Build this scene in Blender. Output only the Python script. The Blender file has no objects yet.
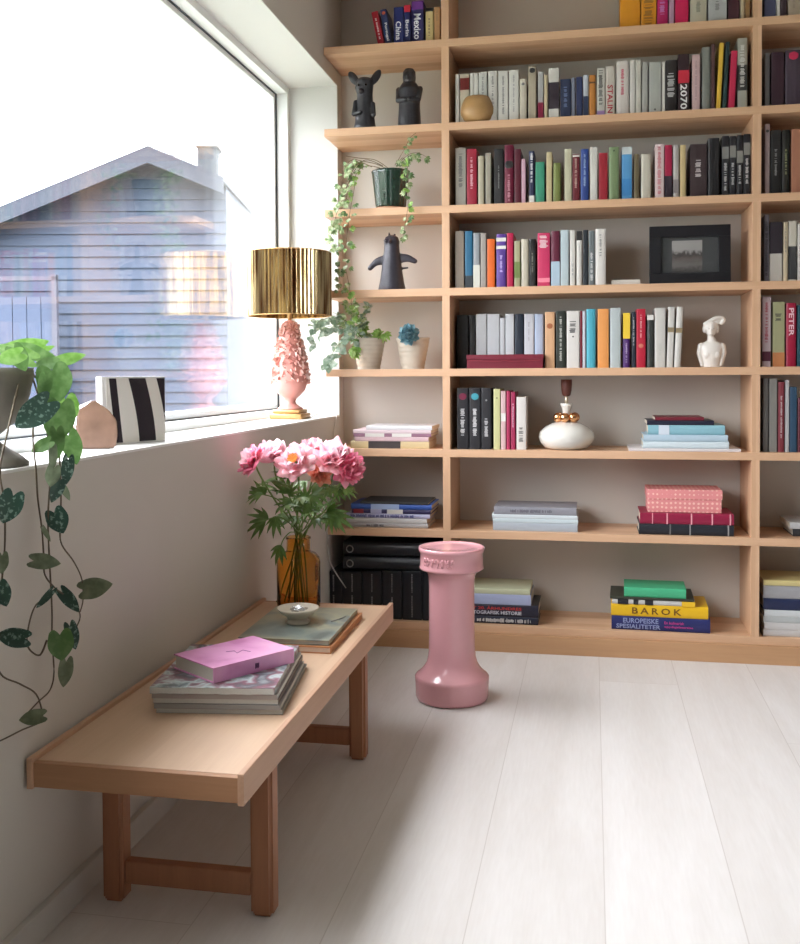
import bpy, bmesh, math, random
from mathutils import Vector, Matrix, noise
C = bpy.context.scene.collection
SC = bpy.context.scene
PI = math.pi
random.seed(7)

# ------------------------------------------------------------------ camera model (metres)
F_PX, PPY, YAW, PITCH, ROLL, DIST, EYE = 995.49, 401.72, .1909, .0275, .0052, 3.7082, 1.0399
FW = Vector((-math.sin(YAW)*math.cos(PITCH), math.cos(YAW)*math.cos(PITCH), -math.sin(PITCH)))
RT0 = Vector((math.cos(YAW), math.sin(YAW), 0))
UP0 = RT0.cross(FW)
RT = RT0*math.cos(ROLL) - UP0*(-math.sin(ROLL))*1.0
RT = RT0*math.cos(ROLL) - UP0*math.sin(ROLL)
UP = RT0*math.sin(ROLL) + UP0*math.cos(ROLL)
EYEP = Vector((0, -DIST, EYE))
def ray(x, y):
    return FW + RT*((x-400)/F_PX) + UP*((PPY-y)/F_PX)
def at(x, y, axis, v):
    """point on the real plane (axis = v) seen in direction (x, y)"""
    r = ray(x, y)
    return EYEP + r*((v-EYEP[axis])/r[axis])

# main planes measured from the room
XL, YJ, YB = -1.0086, .2125, .2821
ZS, ZR, ZC = .8753, 2.203, 2.75
XR, YF = 3.3, -5.6
T = .0284
X1 = -.5534; X2 = X1+1.11
SH = dict(top=2.594, A=2.288, B=1.978, C=1.671, D=1.3625, E=1.060, F=.7555, G=.450, H=.0955)

# ------------------------------------------------------------------ materials
_m = {}
def nodes(name):
    m = bpy.data.materials.new(name); m.use_nodes = True
    nt = m.node_tree; b = nt.nodes['Principled BSDF']
    return m, nt, b
def mat(color, rough=.5, metal=0., var=.05, scale=30., bump=0., coat=0., trans=0., ior=1.45, sss=0., name='plain', spec=None):
    key = (tuple(color), rough, metal, var, scale, bump, coat, trans, ior, sss)
    if key in _m: return _m[key]
    m, nt, b = nodes(name)
    b.inputs['Roughness'].default_value = rough
    b.inputs['Metallic'].default_value = metal
    b.inputs['Coat Weight'].default_value = coat
    b.inputs['Transmission Weight'].default_value = trans
    b.inputs['IOR'].default_value = ior
    if sss: b.inputs['Subsurface Weight'].default_value = sss; b.inputs['Subsurface Radius'].default_value = (.01,.006,.004); b.inputs['Subsurface Scale'].default_value = 1
    tc = nt.nodes.new('ShaderNodeTexCoord'); n = nt.nodes.new('ShaderNodeTexNoise')
    n.inputs['Scale'].default_value = scale; n.inputs['Detail'].default_value = 3
    nt.links.new(tc.outputs['Object'], n.inputs['Vector'])
    mr = nt.nodes.new('ShaderNodeMapRange')
    mr.inputs[3].default_value = 1-var; mr.inputs[4].default_value = 1+var
    nt.links.new(n.outputs['Fac'], mr.inputs[0])
    mx = nt.nodes.new('ShaderNodeVectorMath'); mx.operation = 'SCALE'
    mx.inputs[0].default_value = tuple(color[:3])
    nt.links.new(mr.outputs[0], mx.inputs['Scale'])
    nt.links.new(mx.outputs[0], b.inputs['Base Color'])
    if bump:
        bp = nt.nodes.new('ShaderNodeBump'); bp.inputs['Strength'].default_value = bump; bp.inputs['Distance'].default_value = .003
        nt.links.new(n.outputs['Fac'], bp.inputs['Height']); nt.links.new(bp.outputs[0], b.inputs['Normal'])
    _m[key] = m
    return m
def srgb(r, g, b):
    f = lambda c: (c/255/12.92) if c/255 <= .04045 else ((c/255+.055)/1.055)**2.4
    return (f(r), f(g), f(b))
def wood(name, ca, cb, axis=0, strip=.045, rough=.45, strips=True):
    """laminated wood with grain along `axis`; strips of slightly different boards"""
    m, nt, b = nodes(name); L = nt.links.new
    b.inputs['Roughness'].default_value = rough
    tc = nt.nodes.new('ShaderNodeTexCoord')
    mp = nt.nodes.new('ShaderNodeMapping'); s = [26, 26, 26]; s[axis] = 1.3
    mp.inputs['Scale'].default_value = s
    L(tc.outputs['Object'], mp.inputs['Vector'])
    n = nt.nodes.new('ShaderNodeTexNoise'); n.inputs['Scale'].default_value = 1.6; n.inputs['Detail'].default_value = 6; n.inputs['Distortion'].default_value = .6
    L(mp.outputs[0], n.inputs['Vector'])
    n2 = nt.nodes.new('ShaderNodeTexNoise'); n2.inputs['Scale'].default_value = 9; n2.inputs['Detail'].default_value = 4
    L(mp.outputs[0], n2.inputs['Vector'])
    # strip id
    sp = nt.nodes.new('ShaderNodeSeparateXYZ'); L(tc.outputs['Object'], sp.inputs[0])
    oth = [1, 2, 0][axis] if axis != 1 else 0
    q = nt.nodes.new('ShaderNodeMath'); q.operation = 'DIVIDE'; q.inputs[1].default_value = strip; L(sp.outputs[oth], q.inputs[0])
    fl = nt.nodes.new('ShaderNodeMath'); fl.operation = 'FLOOR'; L(q.outputs[0], fl.inputs[0])
    wn = nt.nodes.new('ShaderNodeTexWhiteNoise'); wn.noise_dimensions = '1D'; L(fl.outputs[0], wn.inputs['W'])
    ad = nt.nodes.new('ShaderNodeMath'); ad.operation = 'MULTIPLY_ADD'; ad.inputs[1].default_value = .5 if strips else 0; L(wn.outputs['Value'], ad.inputs[0])
    m2 = nt.nodes.new('ShaderNodeMath'); m2.operation = 'MULTIPLY'; m2.inputs[1].default_value = .55; L(n.outputs['Fac'], m2.inputs[0])
    L(m2.outputs[0], ad.inputs[2])
    a3 = nt.nodes.new('ShaderNodeMath'); a3.operation = 'MULTIPLY_ADD'; a3.inputs[1].default_value = .3; L(n2.outputs['Fac'], a3.inputs[0]); L(ad.outputs[0], a3.inputs[2])
    cr = nt.nodes.new('ShaderNodeValToRGB'); cr.color_ramp.elements[0].position = .25; cr.color_ramp.elements[1].position = .95
    cr.color_ramp.elements[0].color = (*cb, 1); cr.color_ramp.elements[1].color = (*ca, 1)
    L(a3.outputs[0], cr.inputs[0]); L(cr.outputs[0], b.inputs['Base Color'])
    bp = nt.nodes.new('ShaderNodeBump'); bp.inputs['Strength'].default_value = .12; bp.inputs['Distance'].default_value = .001
    L(n2.outputs['Fac'], bp.inputs['Height']); L(bp.outputs[0], b.inputs['Normal'])
    return m
PINE_A, PINE_B = (.68, .44, .275), (.51, .285, .155)
PINE_X = wood('pine_boards', PINE_A, PINE_B, 0)
PINE_Z = wood('pine_uprights', PINE_A, PINE_B, 2)
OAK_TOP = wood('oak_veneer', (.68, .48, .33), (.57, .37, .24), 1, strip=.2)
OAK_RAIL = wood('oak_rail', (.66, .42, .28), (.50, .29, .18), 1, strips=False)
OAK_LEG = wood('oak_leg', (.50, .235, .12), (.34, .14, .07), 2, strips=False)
OAK_END = wood('oak_end', (.53, .29, .16), (.38, .19, .095), 0, strips=False)

def floor_mat():
    m, nt, b = nodes('whitewashed_floor'); L = nt.links.new
    N = nt.nodes.new
    tc = N('ShaderNodeTexCoord'); sp = N('ShaderNodeSeparateXYZ'); L(tc.outputs['Object'], sp.inputs[0])
    W = .2565
    def math_(op, a, bb=None, c=None):
        x = N('ShaderNodeMath'); x.operation = op
        for i, v in enumerate((a, bb, c)):
            if v is None: continue
            if isinstance(v, (int, float)): x.inputs[i].default_value = v
            else: L(v, x.inputs[i])
        return x.outputs[0]
    u = math_('DIVIDE', math_('ADD', sp.outputs[0], 10*W-.024), W)
    iu = math_('FLOOR', u); fu = math_('FRACT', u)
    wn = N('ShaderNodeTexWhiteNoise'); wn.noise_dimensions = '1D'; L(iu, wn.inputs['W'])
    v = math_('DIVIDE', math_('ADD', sp.outputs[1], math_('MULTIPLY', wn.outputs['Value'], 7.1)), 4.6)
    iv = math_('FLOOR', v); fv = math_('FRACT', v)
    wn2 = N('ShaderNodeTexWhiteNoise'); wn2.noise_dimensions = '2D'
    cb = N('ShaderNodeCombineXYZ'); L(iu, cb.inputs[0]); L(iv, cb.inputs[1]); L(cb.outputs[0], wn2.inputs['Vector'])
    # seam distance
    e = math_('MINIMUM', fu, math_('SUBTRACT', 1, fu)); seam = math_('LESS_THAN', e, .0045)
    e2 = math_('MINIMUM', fv, math_('SUBTRACT', 1, fv)); seam2 = math_('LESS_THAN', e2, .00025)
    sm = math_('MAXIMUM', seam, seam2)
    # grain: stretched along Y, shifted per plank
    cv = N('ShaderNodeCombineXYZ')
    L(math_('ADD', math_('MULTIPLY', sp.outputs[0], 9), math_('MULTIPLY', wn2.outputs['Value'], 40)), cv.inputs[0])
    L(math_('MULTIPLY', sp.outputs[1], .9), cv.inputs[1])
    g = N('ShaderNodeTexNoise'); g.inputs['Scale'].default_value = 1.1; g.inputs['Detail'].default_value = 5; g.inputs['Distortion'].default_value = 1.1; L(cv.outputs[0], g.inputs['Vector'])
    g2 = N('ShaderNodeTexNoise'); g2.inputs['Scale'].default_value = 14; g2.inputs['Detail'].default_value = 3; L(cv.outputs[0], g2.inputs['Vector'])
    f = math_('MULTIPLY_ADD', g2.outputs['Fac'], .25, math_('MULTIPLY_ADD', g.outputs['Fac'], .55, math_('MULTIPLY', wn2.outputs['Value'], .16)))
    cr = N('ShaderNodeValToRGB'); cr.color_ramp.elements[0].position = .3; cr.color_ramp.elements[1].position = .75
    cr.color_ramp.elements[0].color = (.62, .585, .555, 1); cr.color_ramp.elements[1].color = (.76, .74, .725, 1)
    L(f, cr.inputs[0])
    mx = N('ShaderNodeMix'); mx.data_type = 'RGBA'; mx.inputs[7].default_value = (.36, .31, .27, 1)
    L(math_('MULTIPLY', sm, .42), mx.inputs[0]); L(cr.outputs[0], mx.inputs[6]); L(mx.outputs[2], b.inputs['Base Color'])
    b.inputs['Roughness'].default_value = .42
    b.inputs['Specular IOR Level'].default_value = .4
    bp = N('ShaderNodeBump'); bp.inputs['Strength'].default_value = .15; bp.inputs['Distance'].default_value = .002
    L(math_('SUBTRACT', g2.outputs['Fac'], math_('MULTIPLY', sm, 2)), bp.inputs['Height']); L(bp.outputs[0], b.inputs['Normal'])
    return m
WALL = mat((.60, .565, .515), .85, var=.02, scale=6, bump=.03, name='wall_paint')
WHITE = mat((.80, .80, .78), .5, var=.01, name='white_paint')
BACKW = mat((.575, .545, .495), .85, var=.02, scale=5, bump=.03, name='greige_wall_paint')

# ------------------------------------------------------------------ mesh helpers
def obj(name, bm, m, parent=None, smooth=False, at_=None):
    """bm in world coordinates; parent unrotated empties: vertices are moved to its frame"""
    me = bpy.data.meshes.new(name)
    if parent is not None and at_ is None:
        o = parent
        off = Vector(o.location)
        if o.parent: off = off + Vector(o.parent.location)
        if not (o.get('_local') or (o.parent and o.parent.get('_local'))):
            bmesh.ops.translate(bm, verts=bm.verts, vec=-off)
    bm.normal_update()
    bm.to_mesh(me); bm.free()
    for p in me.polygons: p.use_smooth = smooth
    ob = bpy.data.objects.new(name, me)
    if isinstance(m, (list, tuple)):
        for k in m: me.materials.append(k)
    else: me.materials.append(m)
    C.objects.link(ob)
    if parent is not None: ob.parent = parent
    if at_ is not None: ob.location = at_
    return ob
def thing(name, label, cat, loc=(0, 0, 0), rot=(0, 0, 0), group=None, local=False):
    o = bpy.data.objects.new(name, None); C.objects.link(o)
    o.empty_display_size = .02
    o.location = loc; o.rotation_euler = rot
    o['label'] = label; o['category'] = cat
    if group: o['group'] = group
    if local: LOCAL.append(o); o['_local'] = 1
    return o
LOCAL = []
def tag(o, label, cat, group=None):
    o['label'] = label; o['category'] = cat
    if group: o['group'] = group
    return o
def structure(name, bm, m):
    o = obj(name, bm, m); o['kind'] = 'structure'; return o
def BM(): return bmesh.new()
def box(bm, x0, x1, y0, y1, z0, z1, bev=0., mi=0, rot=None):
    r = bmesh.ops.create_cube(bm, size=1)
    vs = r['verts']
    bmesh.ops.scale(bm, verts=vs, vec=(x1-x0, y1-y0, z1-z0))
    c = Vector(((x0+x1)/2, (y0+y1)/2, (z0+z1)/2))
    if rot is not None: bmesh.ops.rotate(bm, verts=vs, matrix=rot)
    bmesh.ops.translate(bm, verts=vs, vec=c)
    fs = {f for v in vs for f in v.link_faces}
    for f in fs: f.material_index = mi
    if bev:
        es = {e for v in vs for e in v.link_edges}
        bmesh.ops.bevel(bm, geom=list(es), offset=bev, segments=2, affect='EDGES', profile=.6)
    return vs
def lathe(bm, prof, c=(0, 0, 0), seg=40, cap=True, mi=0, flute=0, famp=0.):
    rings = []
    for r, z in prof:
        ring = []
        for i in range(seg):
            a = 2*PI*i/seg
            rr = r*(1+famp*math.cos(flute*a)) if flute else r
            ring.append(bm.verts.new((c[0]+rr*math.cos(a), c[1]+rr*math.sin(a), c[2]+z)))
        rings.append(ring)
    for a, b in zip(rings, rings[1:]):
        for i in range(seg):
            f = bm.faces.new((a[i], a[(i+1) % seg], b[(i+1) % seg], b[i])); f.material_index = mi
    if cap:
        if prof[0][0] > 1e-5: bm.faces.new(list(reversed(rings[0])))
        if prof[-1][0] > 1e-5: bm.faces.new(rings[-1])
    return rings
def tube(bm, pts, r, seg=8, r1=None):
    pts = [Vector(p) for p in pts]; n = len(pts); rings = []
    up = Vector((0, 0, 1))
    for i, p in enumerate(pts):
        t = (pts[min(i+1, n-1)]-pts[max(i-1, 0)]).normalized()
        s = t.cross(up)
        if s.length < .05: s = t.cross(Vector((1, 0, 0)))
        s.normalize(); u = s.cross(t).normalized()
        rr = r if r1 is None else r+(r1-r)*i/(n-1)
        rings.append([bm.verts.new(p+(s*math.cos(2*PI*k/seg)+u*math.sin(2*PI*k/seg))*rr) for k in range(seg)])
    for a, b in zip(rings, rings[1:]):
        for k in range(seg): bm.faces.new((a[k], a[(k+1) % seg], b[(k+1) % seg], b[k]))
    bm.faces.new(list(reversed(rings[0]))); bm.faces.new(rings[-1])
def spline(pts, n=8):
    pts = [Vector(p) for p in pts]; out = []
    P = [pts[0]]+pts+[pts[-1]]
    for i in range(1, len(P)-2):
        a, b, c, d = P[i-1:i+3]
        for k in range(n):
            t = k/n
            out.append(.5*((2*b)+(c-a)*t+(2*a-5*b+4*c-d)*t*t+(3*b-a-3*c+d)*t**3))
    out.append(pts[-1]); return out
def ball(bm, c, r, sub=2, sc=(1, 1, 1), rot=None):
    q = bmesh.ops.create_icosphere(bm, subdivisions=sub, radius=1)['verts']
    if isinstance(r, (int, float)): r = (r, r, r)
    bmesh.ops.scale(bm, verts=q, vec=r)
    if rot is not None: bmesh.ops.rotate(bm, verts=q, matrix=rot)
    bmesh.ops.translate(bm, verts=q, vec=c)
    return q
def fused(name, bm, m, parent, voxel, smooth_it=6):
    """join overlapping solids into one continuous skin"""
    o = obj(name, bm, m, parent, True)
    md = o.modifiers.new('r', 'REMESH'); md.mode = 'VOXEL'; md.voxel_size = voxel; md.use_smooth_shade = True
    sm = o.modifiers.new('s', 'SMOOTH'); sm.factor = .5; sm.iterations = smooth_it
    dg = bpy.context.evaluated_depsgraph_get()
    me = bpy.data.meshes.new_from_object(o.evaluated_get(dg))
    o.modifiers.clear(); o.data = me
    if not me.materials: me.materials.append(m)
    for p in me.polygons: p.use_smooth = True
    return o
def text_bm(s, height, length=None, depth=.0003):
    """lettering as a mesh in the XY plane, starting at x=0, centred in y"""
    cu = bpy.data.curves.new('t', 'FONT'); cu.body = s; cu.size = 1; cu.extrude = 0; cu.resolution_u = 2; cu.offset = .018; cu.space_character = 1.45 if s == 'BAROK' else 1
    o = bpy.data.objects.new('t', cu); C.objects.link(o)
    dg = bpy.context.evaluated_depsgraph_get(); dg.update()
    me = bpy.data.meshes.new_from_object(o.evaluated_get(dg))
    bpy.data.objects.remove(o); bpy.data.curves.remove(cu)
    bm = BM(); bm.from_mesh(me); bpy.data.meshes.remove(me)
    xs = [v.co.x for v in bm.verts]; ys = [v.co.y for v in bm.verts]
    x0, x1, y0, y1 = min(xs), max(xs), min(ys), max(ys)
    sy = height/(y1-y0); sx = (length/(x1-x0)) if length else sy
    for v in bm.verts: v.co = Vector(((v.co.x-x0)*sx, (v.co.y-(y0+y1)/2)*sy, 0))
    r = bmesh.ops.extrude_face_region(bm, geom=list(bm.faces))
    bmesh.ops.translate(bm, verts=[e for e in r['geom'] if isinstance(e, bmesh.types.BMVert)], vec=(0, 0, depth))
    return bm

# ================================================================== SETTING
bm = BM(); box(bm, -1.45, XR+.15, YF-.15, YB+.15, -.12, 0); structure('floor', bm, floor_mat())
bm = BM(); box(bm, -1.45, XR+.15, YF-.15, YB+.15, ZC, ZC+.12); structure('ceiling', bm, WHITE)
bm = BM(); box(bm, XL, XR+.15, YB, YB+.15, 0, ZC); structure('wall_back', bm, BACKW)
WY0 = -3.35
bm = BM()
box(bm, -1.362, XL, YF-.15, YB+.15, 0, ZS-.006)
box(bm, -1.362, XL, YF-.15, YB+.15, ZR+.004, ZC)
box(bm, -1.362, XL, YJ+.004, YB+.15, ZS-.006, ZR+.004)
box(bm, -1.362, XL, YF-.15, WY0-.004, ZS-.006, ZR+.004)
structure('wall_left', bm, WALL)
# thin white linings of the window recess
bm = BM(); box(bm, -1.361, XL-.0005, WY0, YJ, ZS-.006, ZS); structure('trim_1', bm, WHITE)
bm = BM(); box(bm, -1.361, XL-.0005, WY0-.004, YJ+.004, ZR, ZR+.004); box(bm, -1.361, XL-.0005, YJ, YJ+.004, ZS, ZR); box(bm, -1.361, XL-.0005, WY0-.004, WY0, ZS, ZR)
structure('trim_2', bm, mat((.62, .625, .605), .6, var=.01, name='recess_paint'))
# right wall and the wall behind
OTHER = mat((.46, .44, .42), .85, var=.02, scale=6, name='far_wall_paint')
bm = BM(); box(bm, XR, XR+.15, YF-.15, YB, 0, ZC); structure('wall_right', bm, OTHER)
bm = BM(); box(bm, XL, XR, YF-.15, YF, 0, ZC); structure('wall_front', bm, OTHER)
# baseboards
bm = BM(); box(bm, XL, XL+.015, YF, -.0, 0, .0575, .0015); structure('baseboard_left', bm, mat((.60, .575, .54), .5, var=.02, name='baseboard_paint'))
bm = BM(); box(bm, XR-.015, XR, YF, YB, 0, .06); structure('baseboard_right', bm, WHITE)

# window: frame rings around the opening
def ring_bm(bm, y0, y1, z0, z1, i0, i1, xa, xb):
    box(bm, xa, xb, y0+i0, y1-i0, z1-i1, z1-i0)
    box(bm, xa, xb, y0+i0, y1-i0, z0+i0, z0+i1)
    box(bm, xa, xb, y1-i1, y1-i0, z0+i1, z1-i1)
    box(bm, xa, xb, y0+i0, y0+i1, z0+i1, z1-i1)
FRAMEW = mat((.82, .85, .85), .3, var=.01, name='window_frame_white')
GASK = mat((.05, .065, .08), .5, name='black_gasket')
def glass_mat():
    m = bpy.data.materials.new('window_glass'); m.use_nodes = True
    nt = m.node_tree; nt.nodes.clear(); N = nt.nodes.new; L = nt.links.new
    out = N('ShaderNodeOutputMaterial'); mx = N('ShaderNodeMixShader')
    tr = N('ShaderNodeBsdfTransparent'); tr.inputs[0].default_value = (.985, .985, .99, 1)
    gl = N('ShaderNodeBsdfGlossy'); gl.inputs['Roughness'].default_value = 0; gl.inputs['Color'].default_value = (1, 1, 1, 1)
    fr = N('ShaderNodeFresnel'); ge = N('ShaderNodeNewGeometry')
    im = N('ShaderNodeMapRange'); im.inputs[3].default_value = 1.33; im.inputs[4].default_value = 1/1.33
    L(ge.outputs['Backfacing'], im.inputs[0]); L(im.outputs[0], fr.inputs['IOR'])
    L(fr.outputs[0], mx.inputs[0]); L(tr.outputs[0], mx.inputs[1]); L(gl.outputs[0], mx.inputs[2]); L(mx.outputs[0], out.inputs[0])
    return m
GLASS = glass_mat()
def window(name, y0, y1, z0, z1, side, xa):
    """side=-1: window in the left wall, inner face at xa; +1 in the right wall"""
    def X(a, b): return (xa+side*b, xa+side*a) if side < 0 else (xa+a, xa+b)
    w = bpy.data.objects.new(name, None); C.objects.link(w); w['kind'] = 'structure'
    bm = BM(); ring_bm(bm, y0, y1, z0, z1, 0, .026, *X(0, .15)); obj('window_frame', bm, FRAMEW, w)
    bm = BM(); ring_bm(bm, y0, y1, z0, z1, .026, .0295, *X(.044, .05)); obj('gasket', bm, GASK, w)
    bm = BM(); ring_bm(bm, y0, y1, z0, z1, .026, .047, *X(.05, .145)); obj('sash', bm, FRAMEW, w)
    for k, a in enumerate((.062, .082)):
        bm = BM(); box(bm, *X(a, a+.004), y0+.04, y1-.04, z0+.04, z1-.04); obj('window_pane', bm, GLASS, w)
    return w
window('window_1', WY0, YJ, ZS, ZR, -1, -1.21)

# ================================================================== BOOKCASE
bc = thing('bookcase', 'wall-wide light pine bookcase of open shelves against the back wall', 'bookcase', (X1, 0, 0))
XE = X2+T+1.11
for k, z in SH.items():
    if k == 'H': continue
    # the left bay's boards reach the window recess, so all run in one piece
    bm = BM(); box(bm, XL+.002, XE, .0005, YB-.002, z-T, z, .0012)
    obj('shelf', bm, PINE_X, bc)
zs = [SH[k] for k in ('top', 'A', 'B', 'C', 'D', 'E', 'F', 'G')]
for x in (X1, X2, XE):
    for a, b in zip(zs+[.0955], [SH['top']+.15]+[z-T for z in zs]):
        bm = BM(); box(bm, x, x+T, .001 if x != XE else 0, YB-.002, a, b, .001); obj('upright', bm, PINE_Z, bc)
bm = BM(); box(bm, XL+.017, XE, .0, YB-.002, .0672, .0955, .001); obj('bottom_shelf', bm, PINE_X, bc)
bm = BM(); box(bm, XL+.017, XE, -.012, .012, .0, .0668, .001); obj('plinth', bm, wood('pine_plinth', (.60, .37, .20), (.47, .26, .13), 0, strips=False), bc)

# ================================================================== BOOKS
ORD = ['', 'first', 'second', 'third', 'fourth', 'fifth', 'sixth', 'seventh', 'eighth', 'ninth', 'tenth', 'eleventh', 'twelfth', '13th', '14th', '15th', '16th', '17th', '18th', '19th', '20th', '21st', '22nd', '23rd', '24th', '25th', '26th', '27th', '28th', '29th', '30th', '31st', '32nd', '33rd', '34th', '35th', '36th', '37th', '38th']
PAGE = mat((.66, .61, .50), .9, var=.12, scale=200, name='paper_edges')
def book_mesh(root, w, d, h, color, hard=False, rough=.45, marks=None, text=None, bands=(), page=None, thin=False, coverm=None, dot=None):
    """spine faces local -Y at y=0, thickness along X centred, height along Z from 0"""
    color = tuple(c_*.86 for c_ in color)
    if coverm is None: coverm = mat(color, rough, var=.06, scale=45, name='book_cover')
    t = min(.0026 if hard else .0013, w*.2); ov = .003 if hard else .0008
    b = min(.004, w*.18) if hard else min(.0015, w*.08)
    hw = w/2
    outer = [(-hw, d), (-hw, b), (-hw*.75, b*.35), (-hw*.3, 0), (hw*.3, 0), (hw*.75, b*.35), (hw, b), (hw, d)]
    inner = [(hw-t, d), (hw-t, b+t), (-hw+t, b+t), (-hw+t, d)]
    bm = BM(); pr = outer+inner
    lo = [bm.verts.new((x, y, 0)) for x, y in pr]; hi = [bm.verts.new((x, y, h)) for x, y in pr]
    n = len(pr)
    for i in range(n): bm.faces.new((lo[i], lo[(i+1) % n], hi[(i+1) % n], hi[i]))
    def capf(v, flip):
        fs = [(v[0], v[1], v[10], v[11]), (v[1], v[2], v[3], v[4], v[5], v[6], v[9], v[10]), (v[6], v[7], v[8], v[9])]
        for f in fs: bm.faces.new(f if flip else tuple(reversed(f)))
    capf(lo, True); capf(hi, False)
    bmesh.ops.recalc_face_normals(bm, faces=bm.faces)
    cov = obj('cover', bm, coverm, root)
    bm = BM(); box(bm, -hw+t+.0001, hw-t-.0001, b+t+.0001, d-ov, ov, h-ov)
    obj('page_block', bm, page or PAGE, root)
    y = -.0003
    for f0, f1, c in bands:
        bm = BM(); box(bm, -hw*1.005, hw*1.005, -.0004, b+.004, h*f0+.0001, h*f1-.0001); obj('spine_band', bm, mat(c, .5, name='spine_band'), cov)
    if text:
        s, c, f0, f1, hh = text[:5]
        tb = text_bm(s, w*hh, (f1-f0)*h)
        for v in tb.verts: v.co = Vector((v.co.y, -.0005-v.co.z, h*f1-v.co.x))
        bmesh.ops.recalc_face_normals(tb, faces=tb.faces)
        obj('spine_lettering', tb, mat(c, .5, name='lettering'), cov)
    elif marks:
        c, f0, f1, ww = (tuple(marks)+(.2, .8, .4))[:4] if len(marks) < 4 else marks
        bm = BM(); rnd = random.Random(int(w*1e5)+int(h*1e4)); z = h*f1
        while z > h*f0:
            L_ = rnd.uniform(.0015, .0035)
            xw = w*ww*rnd.uniform(.3, .5)
            box(bm, -xw, xw*rnd.uniform(.5, 1), y-.0003, y+.0003, z-L_, z)
            z -= L_+(.0012 if rnd.random() < .8 else .006)
        obj('spine_lettering', bm, mat(c, .5, name='lettering'), cov)
    if dot:
        c, f, r = dot
        bm = BM(); ball(bm, (0, .0006, h*f), (w*r, .0014, w*r), 2); obj('emblem', bm, mat(c, .5, name='emblem'), cov)

W_, CR, BL, GR = srgb(214, 212, 205), srgb(205, 190, 160), (.018, .018, .022), srgb(150, 145, 135)
LG, DK = srgb(180, 178, 172), srgb(40, 36, 40)
def row(z, yf, items, rowname, bay, group, base_y):
    """items: x0, x1, ytop, colour, look, options"""
    n = 0
    for it in items:
        n += 1
        x0, x1, yt, c, look = it[:5]; op = dict(it[5]) if len(it) > 5 else {}
        yy = op.pop('yf', yf); lean = op.pop('lean', 0); zo = op.pop('zo', 0)
        ym = base_y
        A = at(x0, ym, 1, yy).x; B = at(x1, ym, 1, yy).x
        w = (B-A)*.97
        h = min(at((x0+x1)/2, yt, 1, yy).z - z - zo, .262)
        h = max(h, .08)
        d = op.pop('d', None) or max(.10, min(h*(.62+.08*((n*37) % 5)/5), YB-yy-.012))
        d = min(d, YB-yy-.012)
        cat = op.pop('cat', 'book')
        lab = op.pop('label', None) or f"{look}, {ORD[n]} from left, {rowname} of {bay}"
        g = thing('book' if cat == 'book' else 'folder', lab, cat, ((A+B)/2, yy, z+zo+.0002+abs(math.sin(lean))*w/2), (0, lean, 0), group, local=True)
        hard = op.pop('hard', (n*7) % 3 == 0)
        book_mesh(g, w, d, h, c, hard=hard, **op)

navy, crim, burg, hot, oran = srgb(38, 48, 78), srgb(160, 30, 55), srgb(85, 22, 38), srgb(205, 35, 90), srgb(215, 125, 45)
teal, cyan, purp, yel, pur2 = srgb(65, 150, 120), srgb(70, 165, 190), srgb(85, 60, 140), srgb(225, 180, 55), srgb(75, 35, 105)
# ---- top row
row(SH['A'], .03, [
 (378, 384.5, 11, srgb(170, 35, 50), 'red guidebook leaning left', dict(lean=-.2, marks=((.8, .7, .7), .2, .8, .3), d=.11)),
 (385.5, 392, 9, srgb(45, 55, 100), 'dark blue guidebook leaning left', dict(lean=-.16, text=('Portugal', (.8, .8, .8), .12, .62, .5), dot=(srgb(190, 90, 60), .9, .3), d=.11)),
 (393.5, 403.5, 7, srgb(40, 50, 115), 'blue guidebook lettered China', dict(text=('China', (.8, .82, .85), .12, .62, .55), d=.12)),
 (404.2, 410.5, 5, srgb(42, 48, 105), 'blue red-topped guidebook lettered Berlin', dict(text=('Berlin', (.8, .8, .85), .2, .62, .55), bands=[(.82, 1, srgb(190, 40, 60))], d=.12)),
 (411.5, 423.5, 1, srgb(48, 45, 100), 'dark blue guidebook lettered Mexico', dict(text=('Mexico', (.8, .82, .85), .1, .7, .6), bands=[(.8, 1, srgb(100, 45, 130))], d=.12)),
 (425.5, 433.3, 8, srgb(215, 195, 140), 'cream yellow book with black top', dict(bands=[(.9, 1, (.02, .02, .02))], marks=((.2, .15, .1), .2, .7, .3))),
 (434.3, 440, 7, srgb(195, 150, 105), 'tan book', dict(marks=((.3, .2, .1), .6, .9, .3))),
], 'top row', 'left bay', 'books in the top row of the left bay', 41)
row(SH['A'], .03, [
 (620, 640.5, -38, srgb(225, 150, 25), 'wide orange book with black emblem', dict(hard=True, bands=[(.55, .8, (.03, .02, .02))], d=.2)),
 (641, 656.5, -38, srgb(220, 145, 28), 'orange book with dark lettering', dict(marks=((.25, .12, .02), .05, .9, .7))),
 (657, 668, -34, srgb(190, 30, 100), 'magenta book with lilac lettering', dict(marks=((.5, .2, .5), .2, .7, .6))),
 (669, 674, -30, srgb(190, 150, 175), 'slim lilac book', {}),
 (675, 688.5, -36, srgb(215, 25, 90), 'hot pink book', {}),
 (690, 707, -36, srgb(195, 190, 170), 'cream book with grey lettering', dict(marks=((.25, .25, .2), .2, .9, .35))),
 (708, 727, -38, srgb(185, 188, 188), 'light grey book with dark lettering', dict(marks=((.2, .2, .2), .2, .9, .3))),
 (728, 739.5, -30, srgb(70, 35, 45), 'dark maroon book', {}),
 (740.5, 744.5, -28, CR, 'slim cream book', {}),
 (745.2, 750, -32, srgb(150, 120, 80), 'slim ochre book', {}),
], 'top row', 'middle bay', 'books in the top row of the middle bay', 24)
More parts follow.
